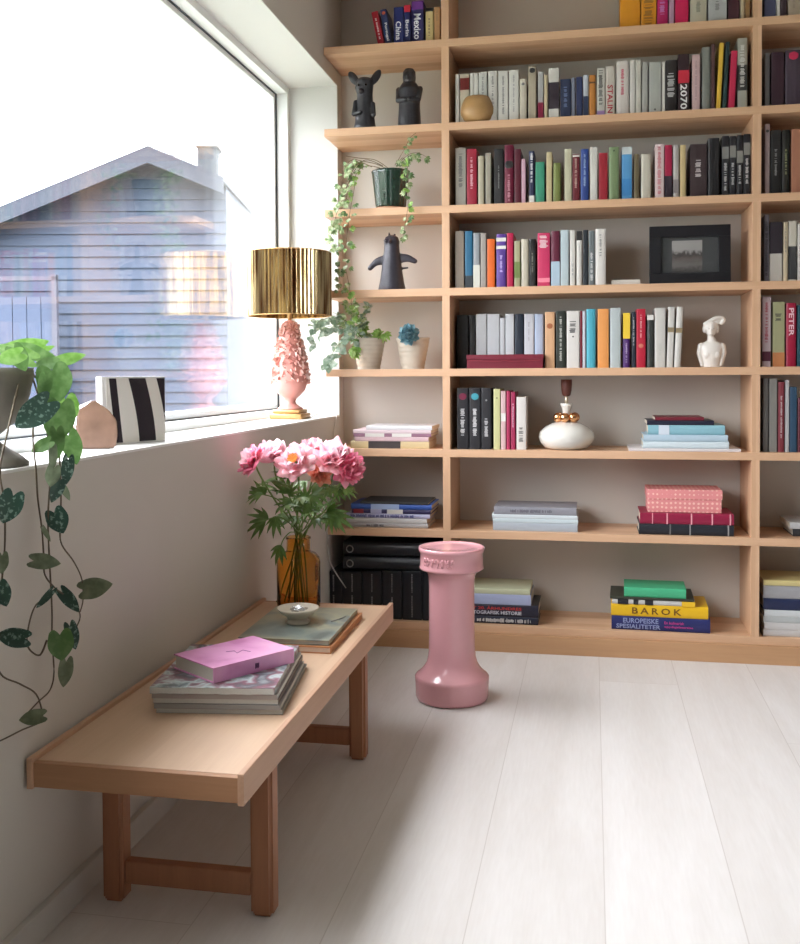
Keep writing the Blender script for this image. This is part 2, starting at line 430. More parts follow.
row(SH['A'], .03, [
 (764.5, 776, -32, srgb(85, 90, 125), 'blue grey book', {}),
 (776.5, 780, -30, W_, 'slim white book', {}),
 (780.5, 787, -34, srgb(70, 50, 60), 'dark plum book', {}),
 (788, 800, -34, srgb(180, 165, 145), 'beige book', dict(marks=((.3, .25, .2), .2, .9, .3))),
 (801, 812, -34, CR, 'cream book', {}),
], 'top row', 'right bay', 'books in the top row of the right bay', 16)
# ---- second row
row(SH['B'], .03, [
 (455.5, 459.3, 74, W_, 'slim white book', {}),
 (460, 469.5, 74, srgb(195, 185, 165), 'beige book with dark red label', dict(bands=[(.68, .92, srgb(110, 30, 25))])),
 (470.2, 473.8, 73, W_, 'slim white book', {}),
 (474.2, 478.2, 73, W_, 'slim off-white book', {}),
 (478.8, 487, 72, srgb(205, 205, 200), 'white book with grey lettering', dict(marks=((.2, .2, .2), .3, .9, .3))),
 (488.2, 497.5, 71, srgb(208, 206, 200), 'white book with grey lettering', dict(marks=((.2, .2, .2), .3, .9, .3))),
 (498.3, 508.3, 71, W_, 'white book with grey lettering', dict(marks=((.2, .2, .2), .15, .9, .25))),
 (509, 518.7, 70, W_, 'white book with faint lettering', dict(marks=((.3, .3, .3), .2, .9, .2))),
 (519.6, 526.6, 79, srgb(205, 198, 182), 'short cream book with small emblem', dict(dot=((.15, .15, .15), .88, .25))),
 (528.2, 536.2, 66, srgb(175, 165, 145), 'tall beige book with black dot', dict(dot=((.02, .02, .02), .92, .4))),
 (538, 543.4, 72, srgb(175, 175, 175), 'slim grey book with magenta foot', dict(bands=[(0, .36, srgb(130, 25, 60))])),
 (544.2, 547.7, 75, CR, 'slim cream book', {}),
 (548.6, 559.2, 68, W_, 'white book with broad black band', dict(bands=[(.2, .72, (.03, .02, .03))])),
 (560.2, 571, 79, srgb(40, 50, 80), 'dark navy book', dict(marks=((.15, .2, .35), .3, .8, .4))),
 (571.6, 575.3, 78, srgb(120, 125, 145), 'slim blue grey book', {}),
 (576.2, 582.6, 77, srgb(45, 55, 95), 'navy book', {}),
 (583.3, 588.3, 75, srgb(190, 195, 205), 'slim white book with navy foot', dict(bands=[(0, .5, navy)])),
 (589.2, 595.7, 75, srgb(195, 130, 60), 'orange tan book', dict(bands=[(.8, .84, (.1, .05, .02))])),
 (597, 604.8, 68, srgb(205, 203, 195), 'white book with bold grey capitals', dict(marks=((.1, .1, .1), .25, .95, .7), bands=[(.0, .12, srgb(160, 130, 180))])),
 (605.6, 614.6, 66, srgb(205, 198, 188), 'white book with red lettering Stalin', dict(text=('STALIN', srgb(165, 35, 50), .06, .62, .62))),
 (616.2, 629, 61, srgb(212, 205, 200), 'white book with pink lettering', dict(marks=(srgb(190, 90, 110), .35, .85, .3))),
 (629.8, 635, 60, W_, 'slim white book', {}),
 (635.6, 641, 60, srgb(200, 198, 188), 'slim off-white book', {}),
 (642, 648, 62, srgb(170, 170, 165), 'grey book', {}),
 (648.8, 661.2, 62, srgb(175, 178, 172), 'wide pale grey book', dict(dot=((.1, .1, .1), .08, .1))),
 (662, 665, 62, W_, 'very slim white book', {}),
 (665.5, 677, 60, srgb(45, 40, 40), 'black book with white lettering', dict(marks=((.5, .5, .5), .3, .75, .75))),
 (678, 689.3, 54, srgb(50, 30, 35), 'black and red book lettered 2070', dict(text=('2070', (.75, .75, .75), .05, .48, .62), bands=[(.5, .72, srgb(190, 40, 60))])),
 (692, 700, 55, srgb(205, 175, 175), 'pinkish white book', dict(marks=((.35, .25, .25), .2, .9, .25))),
 (702, 710.6, 47, srgb(125, 128, 122), 'grey book', {}),
 (711.2, 714.8, 44, srgb(90, 60, 60), 'slim brown book', {}),
 (716, 720.4, 43, srgb(225, 185, 65), 'slim yellow book leaning right', dict(lean=.05)),
 (722.3, 726.2, 42, srgb(35, 60, 60), 'slim dark green book leaning right', dict(lean=.05)),
 (728, 734.5, 51, srgb(195, 40, 80), 'crimson book leaning right', dict(lean=.05, hard=False)),
 (737.5, 747.2, 38, srgb(165, 165, 155), 'grey and black book with white capitals', dict(bands=[(.26, .62, (.03, .03, .03))], marks=((.6, .6, .58), .3, .9, .6))),
], 'second row', 'middle bay', 'books in the second row of the middle bay', 113)
row(SH['B'], .03, [
 (765, 769.5, 53, srgb(120, 120, 120), 'slim grey book', {}),
 (771, 784, 52, srgb(62, 38, 50), 'dark plum book', {}),
 (785, 802, 50, srgb(75, 62, 75), 'broad dark violet book with red ball', dict(dot=(srgb(190, 40, 80), .9, .3))),
], 'second row', 'right bay', 'books in the second row of the right bay', 100)
# ---- third row
row(SH['C'], .03, [
 (455.5, 466, 148, srgb(165, 160, 150), 'grey book with dark capitals', dict(marks=((.12, .12, .12), .3, .9, .45))),
 (466.7, 476.8, 149, crim, 'crimson book', dict(marks=((.7, .4, .45), .3, .85, .3))),
 (478, 484, 156, srgb(185, 178, 155), 'cream book', {}),
 (485.5, 491, 153, srgb(160, 155, 140), 'slim stone grey book', {}),
 (494, 503.6, 149, srgb(38, 36, 38), 'black book', dict(marks=((.25, .25, .25), .3, .7, .15))),
 (504.4, 513.6, 145, srgb(110, 20, 50), 'burgundy book with black oval emblem', dict(hard=True, dot=((.02, .02, .02), .67, .5), marks=((.5, .25, .3), .05, .5, .35))),
 (514.4, 521, 149, srgb(90, 25, 42), 'dark burgundy book', {}),
 (521.6, 525.6, 159, srgb(205, 165, 180), 'slim pink white book', {}),
 (529, 534.4, 151, srgb(45, 50, 80), 'slim navy book with white lettering', dict(marks=((.7, .7, .7), .4, .95, .5), bands=[(0, .15, W_)])),
 (535.4, 544.5, 162, teal, 'short teal green book', {}),
 (546.5, 552, 152, srgb(205, 190, 150), 'slim cream book', dict(marks=((.5, .4, .2), .2, .7, .3))),
 (553.2, 560.6, 163, srgb(125, 135, 75), 'short olive green book', {}),
 (564.5, 571.7, 149, srgb(195, 192, 165), 'cream book', {}),
 (572.5, 579.6, 154, srgb(110, 35, 45), 'brown red book with pale lettering', dict(marks=((.5, .35, .3), .3, .9, .4), bands=[(.94, .98, W_)])),
 (580.6, 588.9, 149, srgb(45, 70, 140), 'royal blue book', dict(hard=True, marks=((.3, .4, .6), .3, .9, .3))),
 (590, 597.3, 147, W_, 'white book', {}),
 (598.8, 607.6, 153, srgb(160, 35, 50), 'short red book', {}),
 (608.8, 619, 147, srgb(125, 145, 105), 'sage green book', dict(dot=((.05, .08, .04), .93, .12))),
 (621.8, 632, 147, srgb(90, 155, 205), 'light blue book with white top', dict(bands=[(.86, 1, srgb(190, 200, 200)), (.08, .4, srgb(60, 125, 180))])),
 (634, 638.8, 154, srgb(110, 100, 75), 'slim olive brown book', {}),
 (641, 651, 154, srgb(200, 195, 180), 'short cream book', {}),
 (655, 664, 144, srgb(215, 195, 195), 'white book with pink lettering', dict(marks=(srgb(190, 110, 120), .1, .95, .5))),
 (664.6, 672, 145, srgb(170, 30, 70), 'crimson book with black foot', dict(bands=[(0, .42, (.03, .02, .03))])),
 (673, 679, 145, srgb(185, 180, 175), 'grey white book', dict(bands=[(.1, .35, (.2, .18, .18))])),
 (680, 685.7, 145, srgb(205, 185, 135), 'slim cream yellow book', {}),
 (690, 707, 144, srgb(62, 48, 50), 'broad dark brown book with white lettering', dict(marks=((.55, .5, .5), .38, .7, .45))),
 (708, 719.4, 138, srgb(34, 34, 36), 'plain black book', {}),
 (722, 729, 136, BL, 'black series volume with white label', dict(bands=[(.62, .82, srgb(120, 120, 118))], marks=((.5, .5, .5), .1, .55, .5))),
 (729.6, 736, 136, BL, 'black series volume with white label', dict(bands=[(.64, .84, srgb(125, 125, 120))], marks=((.5, .5, .5), .2, .55, .5))),
 (736.6, 743, 135, BL, 'black series volume with lower label', dict(bands=[(.54, .74, srgb(125, 125, 120))], marks=((.5, .5, .5), .2, .5, .5))),
 (743.6, 750.3, 134, BL, 'black series volume with high label', dict(bands=[(.66, .86, srgb(125, 125, 120))], marks=((.5, .5, .5), .2, .6, .5))),
], 'third row', 'middle bay', 'books in the third row of the middle bay', 198)
row(SH['C'], .03, [
 (765, 769.6, 124, srgb(170, 150, 150), 'slim pinkish grey book', dict(dot=((.05, .05, .05), .9, .4))),
 (770.6, 781, 130, srgb(35, 34, 34), 'black book', dict(marks=((.3, .3, .3), .3, .7, .3))),
 (782, 790, 130, srgb(38, 38, 32), 'black book with ochre mark', dict(marks=((.3, .3, .15), .3, .7, .3))),
 (791, 806, 129, srgb(175, 120, 95), 'wide terracotta book', {}),
], 'third row', 'right bay', 'books in the third row of the right bay', 188)
# ---- fourth row
row(SH['D'], .03, [
 (455.3, 464, 231, srgb(150, 138, 125), 'taupe book', dict(marks=((.3, .22, .18), .3, .8, .25))),
 (465, 472.6, 231, srgb(40, 105, 140), 'blue book with dark foot', dict(bands=[(0, .22, (.03, .04, .05))])),
 (473.2, 480, 233, srgb(150, 155, 160), 'grey book with white foot', dict(bands=[(0, .42, srgb(200, 200, 190))])),
 (480.7, 486.3, 233, srgb(160, 152, 145), 'grey beige book', {}),
 (487.2, 494.8, 239, srgb(225, 105, 35), 'bright orange book', {}),
 (496.3, 506.2, 234, srgb(95, 65, 150), 'purple book with white patches', dict(bands=[(.72, .78, W_), (.86, .93, W_)], marks=((.5, .4, .7), .3, .6, .3))),
 (507, 513.3, 233, srgb(185, 30, 75), 'crimson book', {}),
 (514.3, 520.3, 241, srgb(170, 165, 130), 'slim beige and green book', dict(bands=[(.2, .55, srgb(110, 125, 70))])),
 (521.2, 528.7, 239, srgb(195, 188, 170), 'cream book', {}),
 (529.4, 535.7, 239, srgb(35, 33, 32), 'black book', dict(marks=((.3, .3, .25), .3, .7, .25))),
 (537.4, 550, 233, srgb(205, 55, 100), 'wide hot pink book', dict(marks=((.75, .6, .62), .74, .95, .8), bands=[(.08, .16, srgb(230, 130, 150))])),
 (551, 559.8, 231, srgb(105, 35, 60), 'maroon book with pale blue foot', dict(bands=[(0, .45, srgb(170, 190, 205))])),
 (560.5, 568.8, 230, srgb(185, 200, 205), 'pale blue white book', {}),
 (570, 575.3, 230, W_, 'white book with grey mark', dict(marks=((.3, .3, .3), .2, .4, .4))),
 (576.5, 582.2, 231, W_, 'white book with black top', dict(bands=[(.83, 1, (.02, .02, .02))])),
 (583.1, 588.2, 230, srgb(38, 45, 52), 'slim black book', {}),
 (588.8, 594.7, 231, srgb(110, 118, 120), 'grey book with dark lettering', dict(marks=((.65, .65, .65), .1, .6, .5))),
 (595.3, 606, 229, srgb(222, 218, 212), 'tall white book at row end', dict(marks=((.2, .2, .2), .5, .9, .25))),
], 'fourth row', 'middle bay', 'books in the fourth row of the middle bay', 284)
row(SH['D'], .03, [
 (764.3, 768.8, 215, srgb(120, 115, 125), 'slim grey lettered book', dict(marks=((.03, .03, .03), .1, .9, .8))),
 (769.6, 782.4, 222, srgb(205, 200, 190), 'white book with black upper half', dict(bands=[(.47, 1, srgb(45, 38, 45))])),
 (783.3, 788, 222, CR, 'slim cream book', dict(marks=((.2, .2, .2), .5, .9, .3))),
 (788.5, 796.5, 221, srgb(205, 200, 185), 'cream book with black label', dict(bands=[(.03, .58, (.05, .05, .05))])),
 (797.4, 808, 224, W_, 'white book', {}),
], 'fourth row', 'right bay', 'books in the fourth row of the right bay', 278)
# ---- fifth row (the ones behind the flat maroon box stand further back)
Yk = .105
row(SH['E'], .03, [
 (457, 468.5, 315, (.014, .016, .016), 'broad black book', dict(yf=Yk, hard=False)),
 (469.5, 475, 315, (.02, .022, .022), 'slim black book', dict(yf=Yk)),
 (476, 486.6, 314, srgb(208, 212, 214), 'white volume behind maroon box', dict(yf=Yk, hard=False)),
 (487.2, 499.6, 314, srgb(206, 210, 214), 'broad white volume behind maroon box', dict(yf=Yk, hard=False)),
 (500.2, 504.8, 318, srgb(204, 208, 212), 'slim short white volume behind maroon box', dict(yf=Yk)),
 (505.4, 514, 314, srgb(206, 210, 214), 'white volume behind maroon box', dict(yf=Yk, hard=False)),
 (515, 523.4, 314, srgb(35, 45, 60), 'dark navy volume behind maroon box', dict(yf=Yk)),
 (524.2, 533.8, 314, srgb(206, 210, 218), 'white lettered volume behind maroon box', dict(yf=Yk, marks=((.35, .35, .4), .5, .85, .2))),
 (534.5, 543.6, 314, srgb(175, 190, 215), 'pale blue volume behind maroon box', dict(yf=Yk)),
 (545, 554.7, 312, srgb(215, 170, 130), 'peach book with brown house emblem', dict(dot=(srgb(160, 95, 60), .75, .34))),
 (556, 565.7, 311, srgb(45, 50, 42), 'dark green book with pale lettering', dict(marks=((.5, .5, .45), .1, .9, .3))),
 (566.6, 579.5, 311, srgb(222, 218, 212), 'broad white book with black emblem', dict(hard=False, marks=((.05, .05, .05), .62, .82, .6), dot=((.05, .05, .05), .55, .08))),
 (580.1, 582.2, 311, srgb(120, 30, 45), 'very slim dark red book', {}),
 (582.6, 585.5, 311, srgb(200, 205, 215), 'very slim white book', {}),
 (586.3, 595.7, 309, srgb(80, 175, 195), 'cyan book', dict(hard=True)),
 (597.5, 608.8, 309, srgb(235, 160, 90), 'orange book', dict(hard=False)),
 (610, 620.6, 308, srgb(190, 200, 200), 'pale grey blue book', dict(marks=((.45, .5, .5), .1, .9, .6))),
 (623, 630, 313, pur2, 'purple book with yellow top half', dict(bands=[(.53, 1, srgb(230, 195, 60))], marks=((.5, .4, .6), .1, .45, .3))),
 (631.8, 635.6, 312, srgb(40, 45, 58), 'slim dark blue book', dict(marks=((.4, .4, .4), .4, .9, .5))),
 (636.3, 645.6, 309, srgb(190, 35, 60), 'crimson book with gold emblem', dict(dot=(srgb(200, 120, 100), .37, .3), marks=((.7, .4, .4), .5, .9, .2))),
 (647, 653.6, 315, srgb(60, 65, 62), 'dark grey book with white top', dict(bands=[(.9, 1, W_)])),
 (654.6, 665.4, 308, srgb(212, 210, 203), 'white book', dict(marks=((.5, .5, .45), .2, .4, .4), hard=False)),
 (666.6, 673, 307, W_, 'white gold-banded book leaning right', dict(lean=.03, bands=[(.58, .66, srgb(140, 125, 95))])),
 (674, 680.6, 307, W_, 'white gold-banded book leaning right', dict(lean=.045, bands=[(.57, .65, srgb(140, 125, 95))], coverm=None)),
], 'fifth row', 'middle bay', 'books in the fifth row of the middle bay', 366)
row(SH['E'], .03, [
 (762.3, 770.8, 297, srgb(210, 190, 195), 'pinkish white book with red lettering', dict(marks=(srgb(170, 70, 85), .35, .92, .45), bands=[(.08, .22, srgb(90, 40, 60))])),
 (772.6, 784.6, 302, srgb(170, 170, 130), 'wide beige green book', dict(bands=[(0, .22, srgb(190, 125, 80))], marks=((.06, .06, .05), .7, .82, .7))),
 (786, 796.3, 303, srgb(165, 25, 60), 'crimson book lettered Peter', dict(text=('PETER', (.8, .55, .6), .48, .92, .5))),
 (797.2, 808, 305, srgb(40, 85, 95), 'teal book', {}),
], 'fifth row', 'right bay', 'books in the fifth row of the right bay', 366)
# ---- sixth row
row(SH['F'], .03, [
 (457, 468.6, 388, BL, 'black paperback with pink emblem', dict(hard=False, dot=(srgb(120, 25, 60), .86, .35), marks=((.6, .6, .6), .22, .66, .42), bands=[])),
 (469.4, 480.6, 388, BL, 'black paperback with cyan emblem', dict(hard=False, dot=(srgb(60, 150, 165), .86, .36), marks=((.65, .65, .65), .22, .66, .42))),
 (481.4, 491.4, 388, BL, 'black paperback with short white title', dict(hard=False, marks=((.6, .6, .6), .22, .5, .42), dot=((.3, .3, .3), .8, .12))),
 (493.6, 500.3, 389, srgb(205, 205, 150), 'pale yellow book', dict(dot=((.2, .2, .1), .85, .15))),
 (501, 505.8, 391, srgb(215, 180, 180), 'pale pink book with white label', dict(bands=[(.48, .62, W_)])),
 (506.5, 510.3, 391, srgb(175, 50, 90), 'slim raspberry book', {}),
 (511, 515.3, 392, srgb(165, 45, 85), 'slim dark pink book', dict(marks=((.7, .4, .5), .4, .8, .4))),
 (516.4, 526.2, 397, srgb(220, 215, 208), 'white book with black title', dict(marks=((.05, .05, .05), .15, .42, .6))),
], 'sixth row', 'middle bay', 'books in the sixth row of the middle bay', 447)
row(SH['F'], .03, [
 (763, 768, 378, srgb(120, 118, 115), 'slim grey book leaning left', dict(lean=-.0)),
 (769, 777, 376, srgb(150, 148, 142), 'grey book', {}),
 (778, 784.4, 382, srgb(135, 55, 65), 'dull red book', dict(marks=((.6, .5, .5), .2, .8, .3))),
 (785.3, 788.9, 380, srgb(190, 190, 190), 'slim pale grey book', {}),
 (789.6, 796.8, 387, srgb(50, 80, 105), 'steel blue book', {}),
 (797.6, 806, 398, srgb(95, 30, 45), 'maroon book', {}),
], 'sixth row', 'right bay', 'books in the sixth row of the right bay', 453)

# ---- flat stacks
def flat(x0, x1, y0, y1, yf, z, color, label, group, d=.2, kind='book', rz=0., **op):
    """lying volume: spine towards the room between picture columns x0..x1, y0 top / y1 bottom"""
    A = at(x0, y1, 1, yf).x; B = at(x1, y1, 1, yf).x
    h = (y1-y0)/F_PX*(yf+DIST)*1.02 if y1 > 5 else (y1-y0)
    op.setdefault('hard', kind == 'book')
    g = thing(kind, label, kind if kind != 'book' else 'book', ((A+B)/2+(B-A)/2*math.cos(rz), yf+(B-A)/2*math.sin(rz), z+h/2+.0002), (0, -PI/2, rz), group, local=True)
    book_mesh(g, h, d, B-A, color, **op)
    return z+h+.0004
def stack(z, yf, items, group):
    for it in items:
        x0, x1, t, c, lab = it[:5]; op = dict(it[5]) if len(it) > 5 else {}
        A = at(x0, 400, 1, yf)
        yo = op.pop('yo', 0)
        z = flat(x0, x1, 0, t/F_PX, yf+yo, z, c, lab, group, **op) if False else _flat2(x0, x1, t, yf+yo, z, c, lab, group, op)
    return z
def _flat2(x0, x1, tpx, yf, z, c, lab, group, op):
    yb = PPY + (EYE-z)/(yf+DIST)*F_PX - 28
    A = at(x0, yb, 1, yf).x; B = at(x1, yb, 1, yf).x
    th = tpx/F_PX*(yf+DIST)*.99
    kind = op.pop('kind', 'book'); rz = op.pop('rz', 0.); d = min(op.pop('d', .19), YB-yf-.01)
    op.setdefault('hard', kind == 'book')
    g = thing(kind, lab, kind, (A, yf, z+th/2+.0002), (0, -PI/2, rz) if False else (0, -PI/2, 0), group, local=True)
    g.rotation_euler = (Matrix.Rotation(rz, 3, 'Z') @ Matrix.Rotation(-PI/2, 3, 'Y')).to_euler()
    # spine runs to -X after the turn, so start from the right end
    g.location = (B*1.0 if rz == 0 else A+(B-A)*math.cos(rz), yf if rz == 0 else yf+(B-A)*math.sin(rz), z+th/2+.0002)
    book_mesh(g, th, d, B-A, c, **op)
    return z+th+.0004
g1 = 'flat stack in the sixth row of the left bay'
stack(SH['F'], .03, [
 (350.5, 429, 7.2, srgb(215, 195, 150), 'cream book with black title panel, lowest of left bay sixth-row stack', dict(bands=[(.36, .77, (.05, .04, .04))], hard=False)),
 (355, 428.5, 4.6, srgb(215, 185, 190), 'pale pink book, second from bottom of left bay sixth-row stack', dict(hard=False)),
 (353.5, 431, 3.4, srgb(150, 110, 130), 'mauve magazine, third from bottom of left bay sixth-row stack', dict(kind='magazine', bands=[(.25, .5, W_), (.6, .85, W_)])),
 (353, 431, 3.6, srgb(225, 205, 210), 'pale pink magazine, fourth from bottom of left bay sixth-row stack', dict(kind='magazine')),
 (366, 432, 4.2, srgb(232, 232, 235), 'white book on top of left bay sixth-row stack', dict(hard=False)),
], g1)
g1 = 'flat stack in the seventh row of the left bay'
stack(SH['G'], .03, [
 (346.5, 428, 4.6, srgb(190, 188, 190), 'light grey book with dark title, lowest under the blue stack', dict(marks=((.1, .1, .12), .55, .75, .7))),
 (346.5, 427, 5.0, srgb(205, 205, 205), 'white book, second from bottom of left bay seventh-row stack', dict(hard=False)),
 (346.5, 430, 4.6, srgb(185, 185, 215), 'lilac white book with blue marks, middle of left bay seventh-row stack', dict(marks=(srgb(50, 60, 120), .2, .95, .8))),
 (352, 430.5, 4.3, srgb(55, 50, 90), 'dark blue book with white title in left bay seventh-row stack', dict(bands=[(.35, .55, W_), (.62, .76, srgb(170, 170, 200)), (.85, .98, srgb(140, 50, 60))])),
 (351, 431.5, 5.4, srgb(60, 95, 175), 'bright blue book near top of left bay seventh-row stack', dict(bands=[(.4, .75, srgb(160, 180, 215))])),
 (360, 428, 2.0, srgb(60, 60, 62), 'dark thin magazine on top of left bay seventh-row stack', dict(kind='magazine')),
], g1)
g1 = 'flat stack in the seventh row of the middle bay'
stack(SH['G'], .03, [
 (493, 577.5, 8.2, srgb(180, 190, 200), 'pale grey blue magazine bundle, lowest in middle stack beside stool', dict(kind='magazine')),
 (493, 578, 4.0, srgb(205, 220, 225), 'pale cyan magazine, second from bottom in middle bay seventh row', dict(kind='magazine')),
 (492, 577.5, 4.0, srgb(215, 225, 230), 'white magazine, third from bottom in middle bay seventh row', dict(kind='magazine')),
 (494, 576.5, 7.5, srgb(150, 150, 158), 'grey magazine with dark title on top in middle bay seventh row', dict(kind='magazine', marks=((.12, .12, .15), .3, .8, .5))),
], g1)
g1 = 'flat stack under the bust'
z_ = stack(SH['F'], .012, [
 (629, 741, 2.6, srgb(228, 222, 222), 'thin wide white board under the pale blue stack', dict(kind='magazine', d=.24)),
 (643, 729, 6.4, srgb(215, 228, 232), 'white book lowest in pale blue stack, on the white board', dict(yo=.02)),
 (643.5, 728, 6.6, srgb(185, 208, 222), 'pale blue book second from bottom in pale blue stack', dict(yo=.02)),
 (648, 725, 9.2, srgb(145, 195, 208), 'light teal book with white label near top of stack', dict(yo=.025, bands=[(.72, .86, srgb(205, 215, 225))])),
 (647, 714, 4.4, srgb(38, 40, 60), 'thin navy book near the top of the pale blue stack', dict(yo=.03, hard=False)),
 (655, 704, 3.2, srgb(120, 35, 50), 'small maroon notebook on top of the pale blue stack', dict(yo=.035, hard=False)),
], g1)
g1 = 'flat stack under the pink box'
z_pb = stack(SH['G'], .02, [
 (639, 734, 10.6, srgb(38, 42, 50), 'thick black bound volume lying under the magenta one', dict(bands=[(.05, .065, srgb(150, 150, 150)), (.45, .465, srgb(130, 130, 130)), (.66, .675, srgb(110, 110, 110))], page=mat((.62, .58, .5), .9, name='cut_pages'))),
 (640, 734, 10.6, srgb(150, 25, 65), 'thick magenta bound volume lying on the black one', dict(bands=[(.03, .045, srgb(225, 160, 170)), (.22, .235, srgb(225, 160, 170)), (.44, .455, srgb(225, 160, 170)), (.7, .715, srgb(225, 160, 170)), (.86, .87, srgb(225, 160, 170))])),
], g1)
g1 = 'flat stack behind the pink stool'
stack(SH['H'], .03, [
 (462, 538, 7.5, srgb(35, 40, 58), 'dark navy book with pale title, lowest behind the pink stool', dict(marks=((.6, .6, .6), .1, .8, .6))),
 (462, 538.5, 12, srgb(38, 38, 55), 'thick dark blue history of photography book behind pink stool', dict()),
 (462, 531, 10.5, srgb(170, 180, 212), 'pale blue magazine bundle in the stack behind the pink stool', dict(kind='magazine')),
 (466, 530, 5.5, srgb(198, 202, 170), 'cream green magazine on top of the stack behind pink stool', dict(kind='magazine')),
], g1)
g1 = 'flat stack of bright books in the bottom row'
stack(SH['H'], .025, [
 (611.5, 710, 13.6, srgb(38, 45, 105), 'thick dark blue book lettered Europeiske Spesialiteter, lowest of bright stack', dict(rz=-.03, yo=.0)),
 (611, 708, 11.8, srgb(238, 190, 25), 'thick yellow book lettered Barok on the dark blue one', dict(rz=-.03, yo=.0)),
 (612, 695, 4.6, srgb(205, 205, 200), 'slim black and white patterned book with yellow end on yellow one', dict(rz=-.03, bands=[(.0, .16, srgb(230, 185, 40)), (.5, .6, BL), (.68, .74, BL), (.8, .93, BL)])),
 (610, 694, 2.4, srgb(60, 62, 50), 'slim dark book just under the green one', dict(rz=-.03)),
 (624, 686, 9.4, srgb(75, 185, 135), 'thick bright green book on top of the bright stack', dict(rz=-.03, d=.15)),
], g1)
g1 = 'flat stack in the bottom row of the right bay'
stack(SH['H'], .02, [
 (763.5, 850, 6, srgb(205, 202, 200), 'white papers lowest in the right bay stack', dict(kind='magazine')),
 (764.5, 850, 7, srgb(212, 210, 208), 'white magazine, second from bottom in right bay stack', dict(kind='magazine')),
 (763.5, 850, 6, srgb(190, 195, 195), 'pale grey magazine, third from bottom in right bay stack', dict(kind='magazine')),
 (764.5, 850, 6, srgb(215, 220, 222), 'white magazine just under the navy book in right bay', dict(kind='magazine')),
 (763.5, 850, 11, srgb(35, 45, 82), 'navy book in the middle of the right bay stack', {}),
 (763.5, 850, 12.5, srgb(165, 165, 168), 'thick grey book above the navy one in right bay', {}),
 (763.5, 850, 5, srgb(215, 200, 140), 'cream yellow book on top of the right bay stack', dict(hard=False)),
], g1)
stack(SH['G'], .06, [
 (793, 850, 7, srgb(60, 62, 66), 'dark book at right edge in the seventh row of right bay', {}),
 (790, 850, 6, srgb(205, 208, 210), 'white magazine at right edge in the seventh row of right bay', dict(kind='magazine')),
], 'flat stack at the right edge')
stack(SH['D'], .05, [
 (611.5, 640, 5.4, srgb(222, 216, 205), 'small white booklet lying flat left of the picture frame', dict(d=.12, hard=False)),
], 'small booklet')
# real lettering on the lying volumes (children of their books)
def flat_text(label_part, s, color, f0, f1, hh, dz=0.):
    for o in bpy.data.objects:
        if o.parent is None and label_part in str(o.get('label', '')):
            cov = [c for c in o.children if c.name.startswith('cover')][0]
            w = max(v.co.x for v in cov.data.vertices)*2; h = max(v.co.z for v in cov.data.vertices)
            tb = text_bm(s, w*hh, (f1-f0)*h)
            for v in tb.verts: v.co = Vector((v.co.y+dz*w, -.0005-v.co.z, h*f1-v.co.x))
            bmesh.ops.recalc_face_normals(tb, faces=tb.faces)
            obj('spine_lettering', tb, mat(color, .5, name='lettering'), cov)
flat_text('lettered Barok', 'BAROK', srgb(110, 75, 10), .27, .78, .55)
flat_text('lettered Europeiske', 'EUROPEISKE', srgb(140, 150, 190), .52, .88, .36, .2)
flat_text('lettered Europeiske', 'SPESIALITETER', srgb(140, 150, 190), .5, .95, .32, -.22)
flat_text('lettered Europeiske', 'En kulinarisk', srgb(190, 60, 140), .26, .46, .2, .14)
flat_text('lettered Europeiske', 'oppdagelsesreise', srgb(190, 60, 140), .17, .46, .2, -.16)
flat_text('history of photography', 'DET 20. ÅRHUNDRES', srgb(190, 60, 60), .22, .95, .32, .22)
flat_text('history of photography', 'FOTOGRAFISK HISTORIE', srgb(195, 195, 205), .22, .93, .3, -.18)

# maroon box lying in front of the white volumes
def wbox(name, label, cat, x0, x1, y0, y1, z0, z1, m, lidh=.3, lm=None, group=None, ov=.0015):
    g = thing(name, label, cat, ((x0+x1)/2, (y0+y1)/2, z0))
    bm = BM(); box(bm, x0+ov, x1-ov, y0+ov, y1-ov, z0, z1-(z1-z0)*lidh, .0008); obj('box_body', bm, m, g)
    bm = BM(); box(bm, x0, x1, y0, y1, z1-(z1-z0)*lidh+.0002, z1, .001); obj('lid', bm, lm or m, g)
    return g
zE = SH['E']+.0003
a = at(466.5, 366, 1, .006).x; b = at(543.3, 366, 1, .006).x; zt = at(500, 354.5, 1, .006).z
MR = mat(srgb(112, 28, 45), .4, var=.08, name='maroon_board')
g = wbox('storage_box', 'flat maroon box lying in front of the white volumes', 'box', a, b, .006, .1, zE, zt, MR, .35)
bm = BM(); tube(bm, spline([(a+.01, .0045, (zE+zt)/2+.004), ((a+b)/2-.03, .0045, (zE+zt)/2), ((a+b)/2, .0045, (zE+zt)/2+.004), ((a+b)/2+.03, .0045, (zE+zt)/2), (b-.01, .0045, (zE+zt)/2+.004)]), .0012, 6)
obj('emblem', bm, mat(srgb(150, 60, 70), .4, name='maroon_relief'), g)
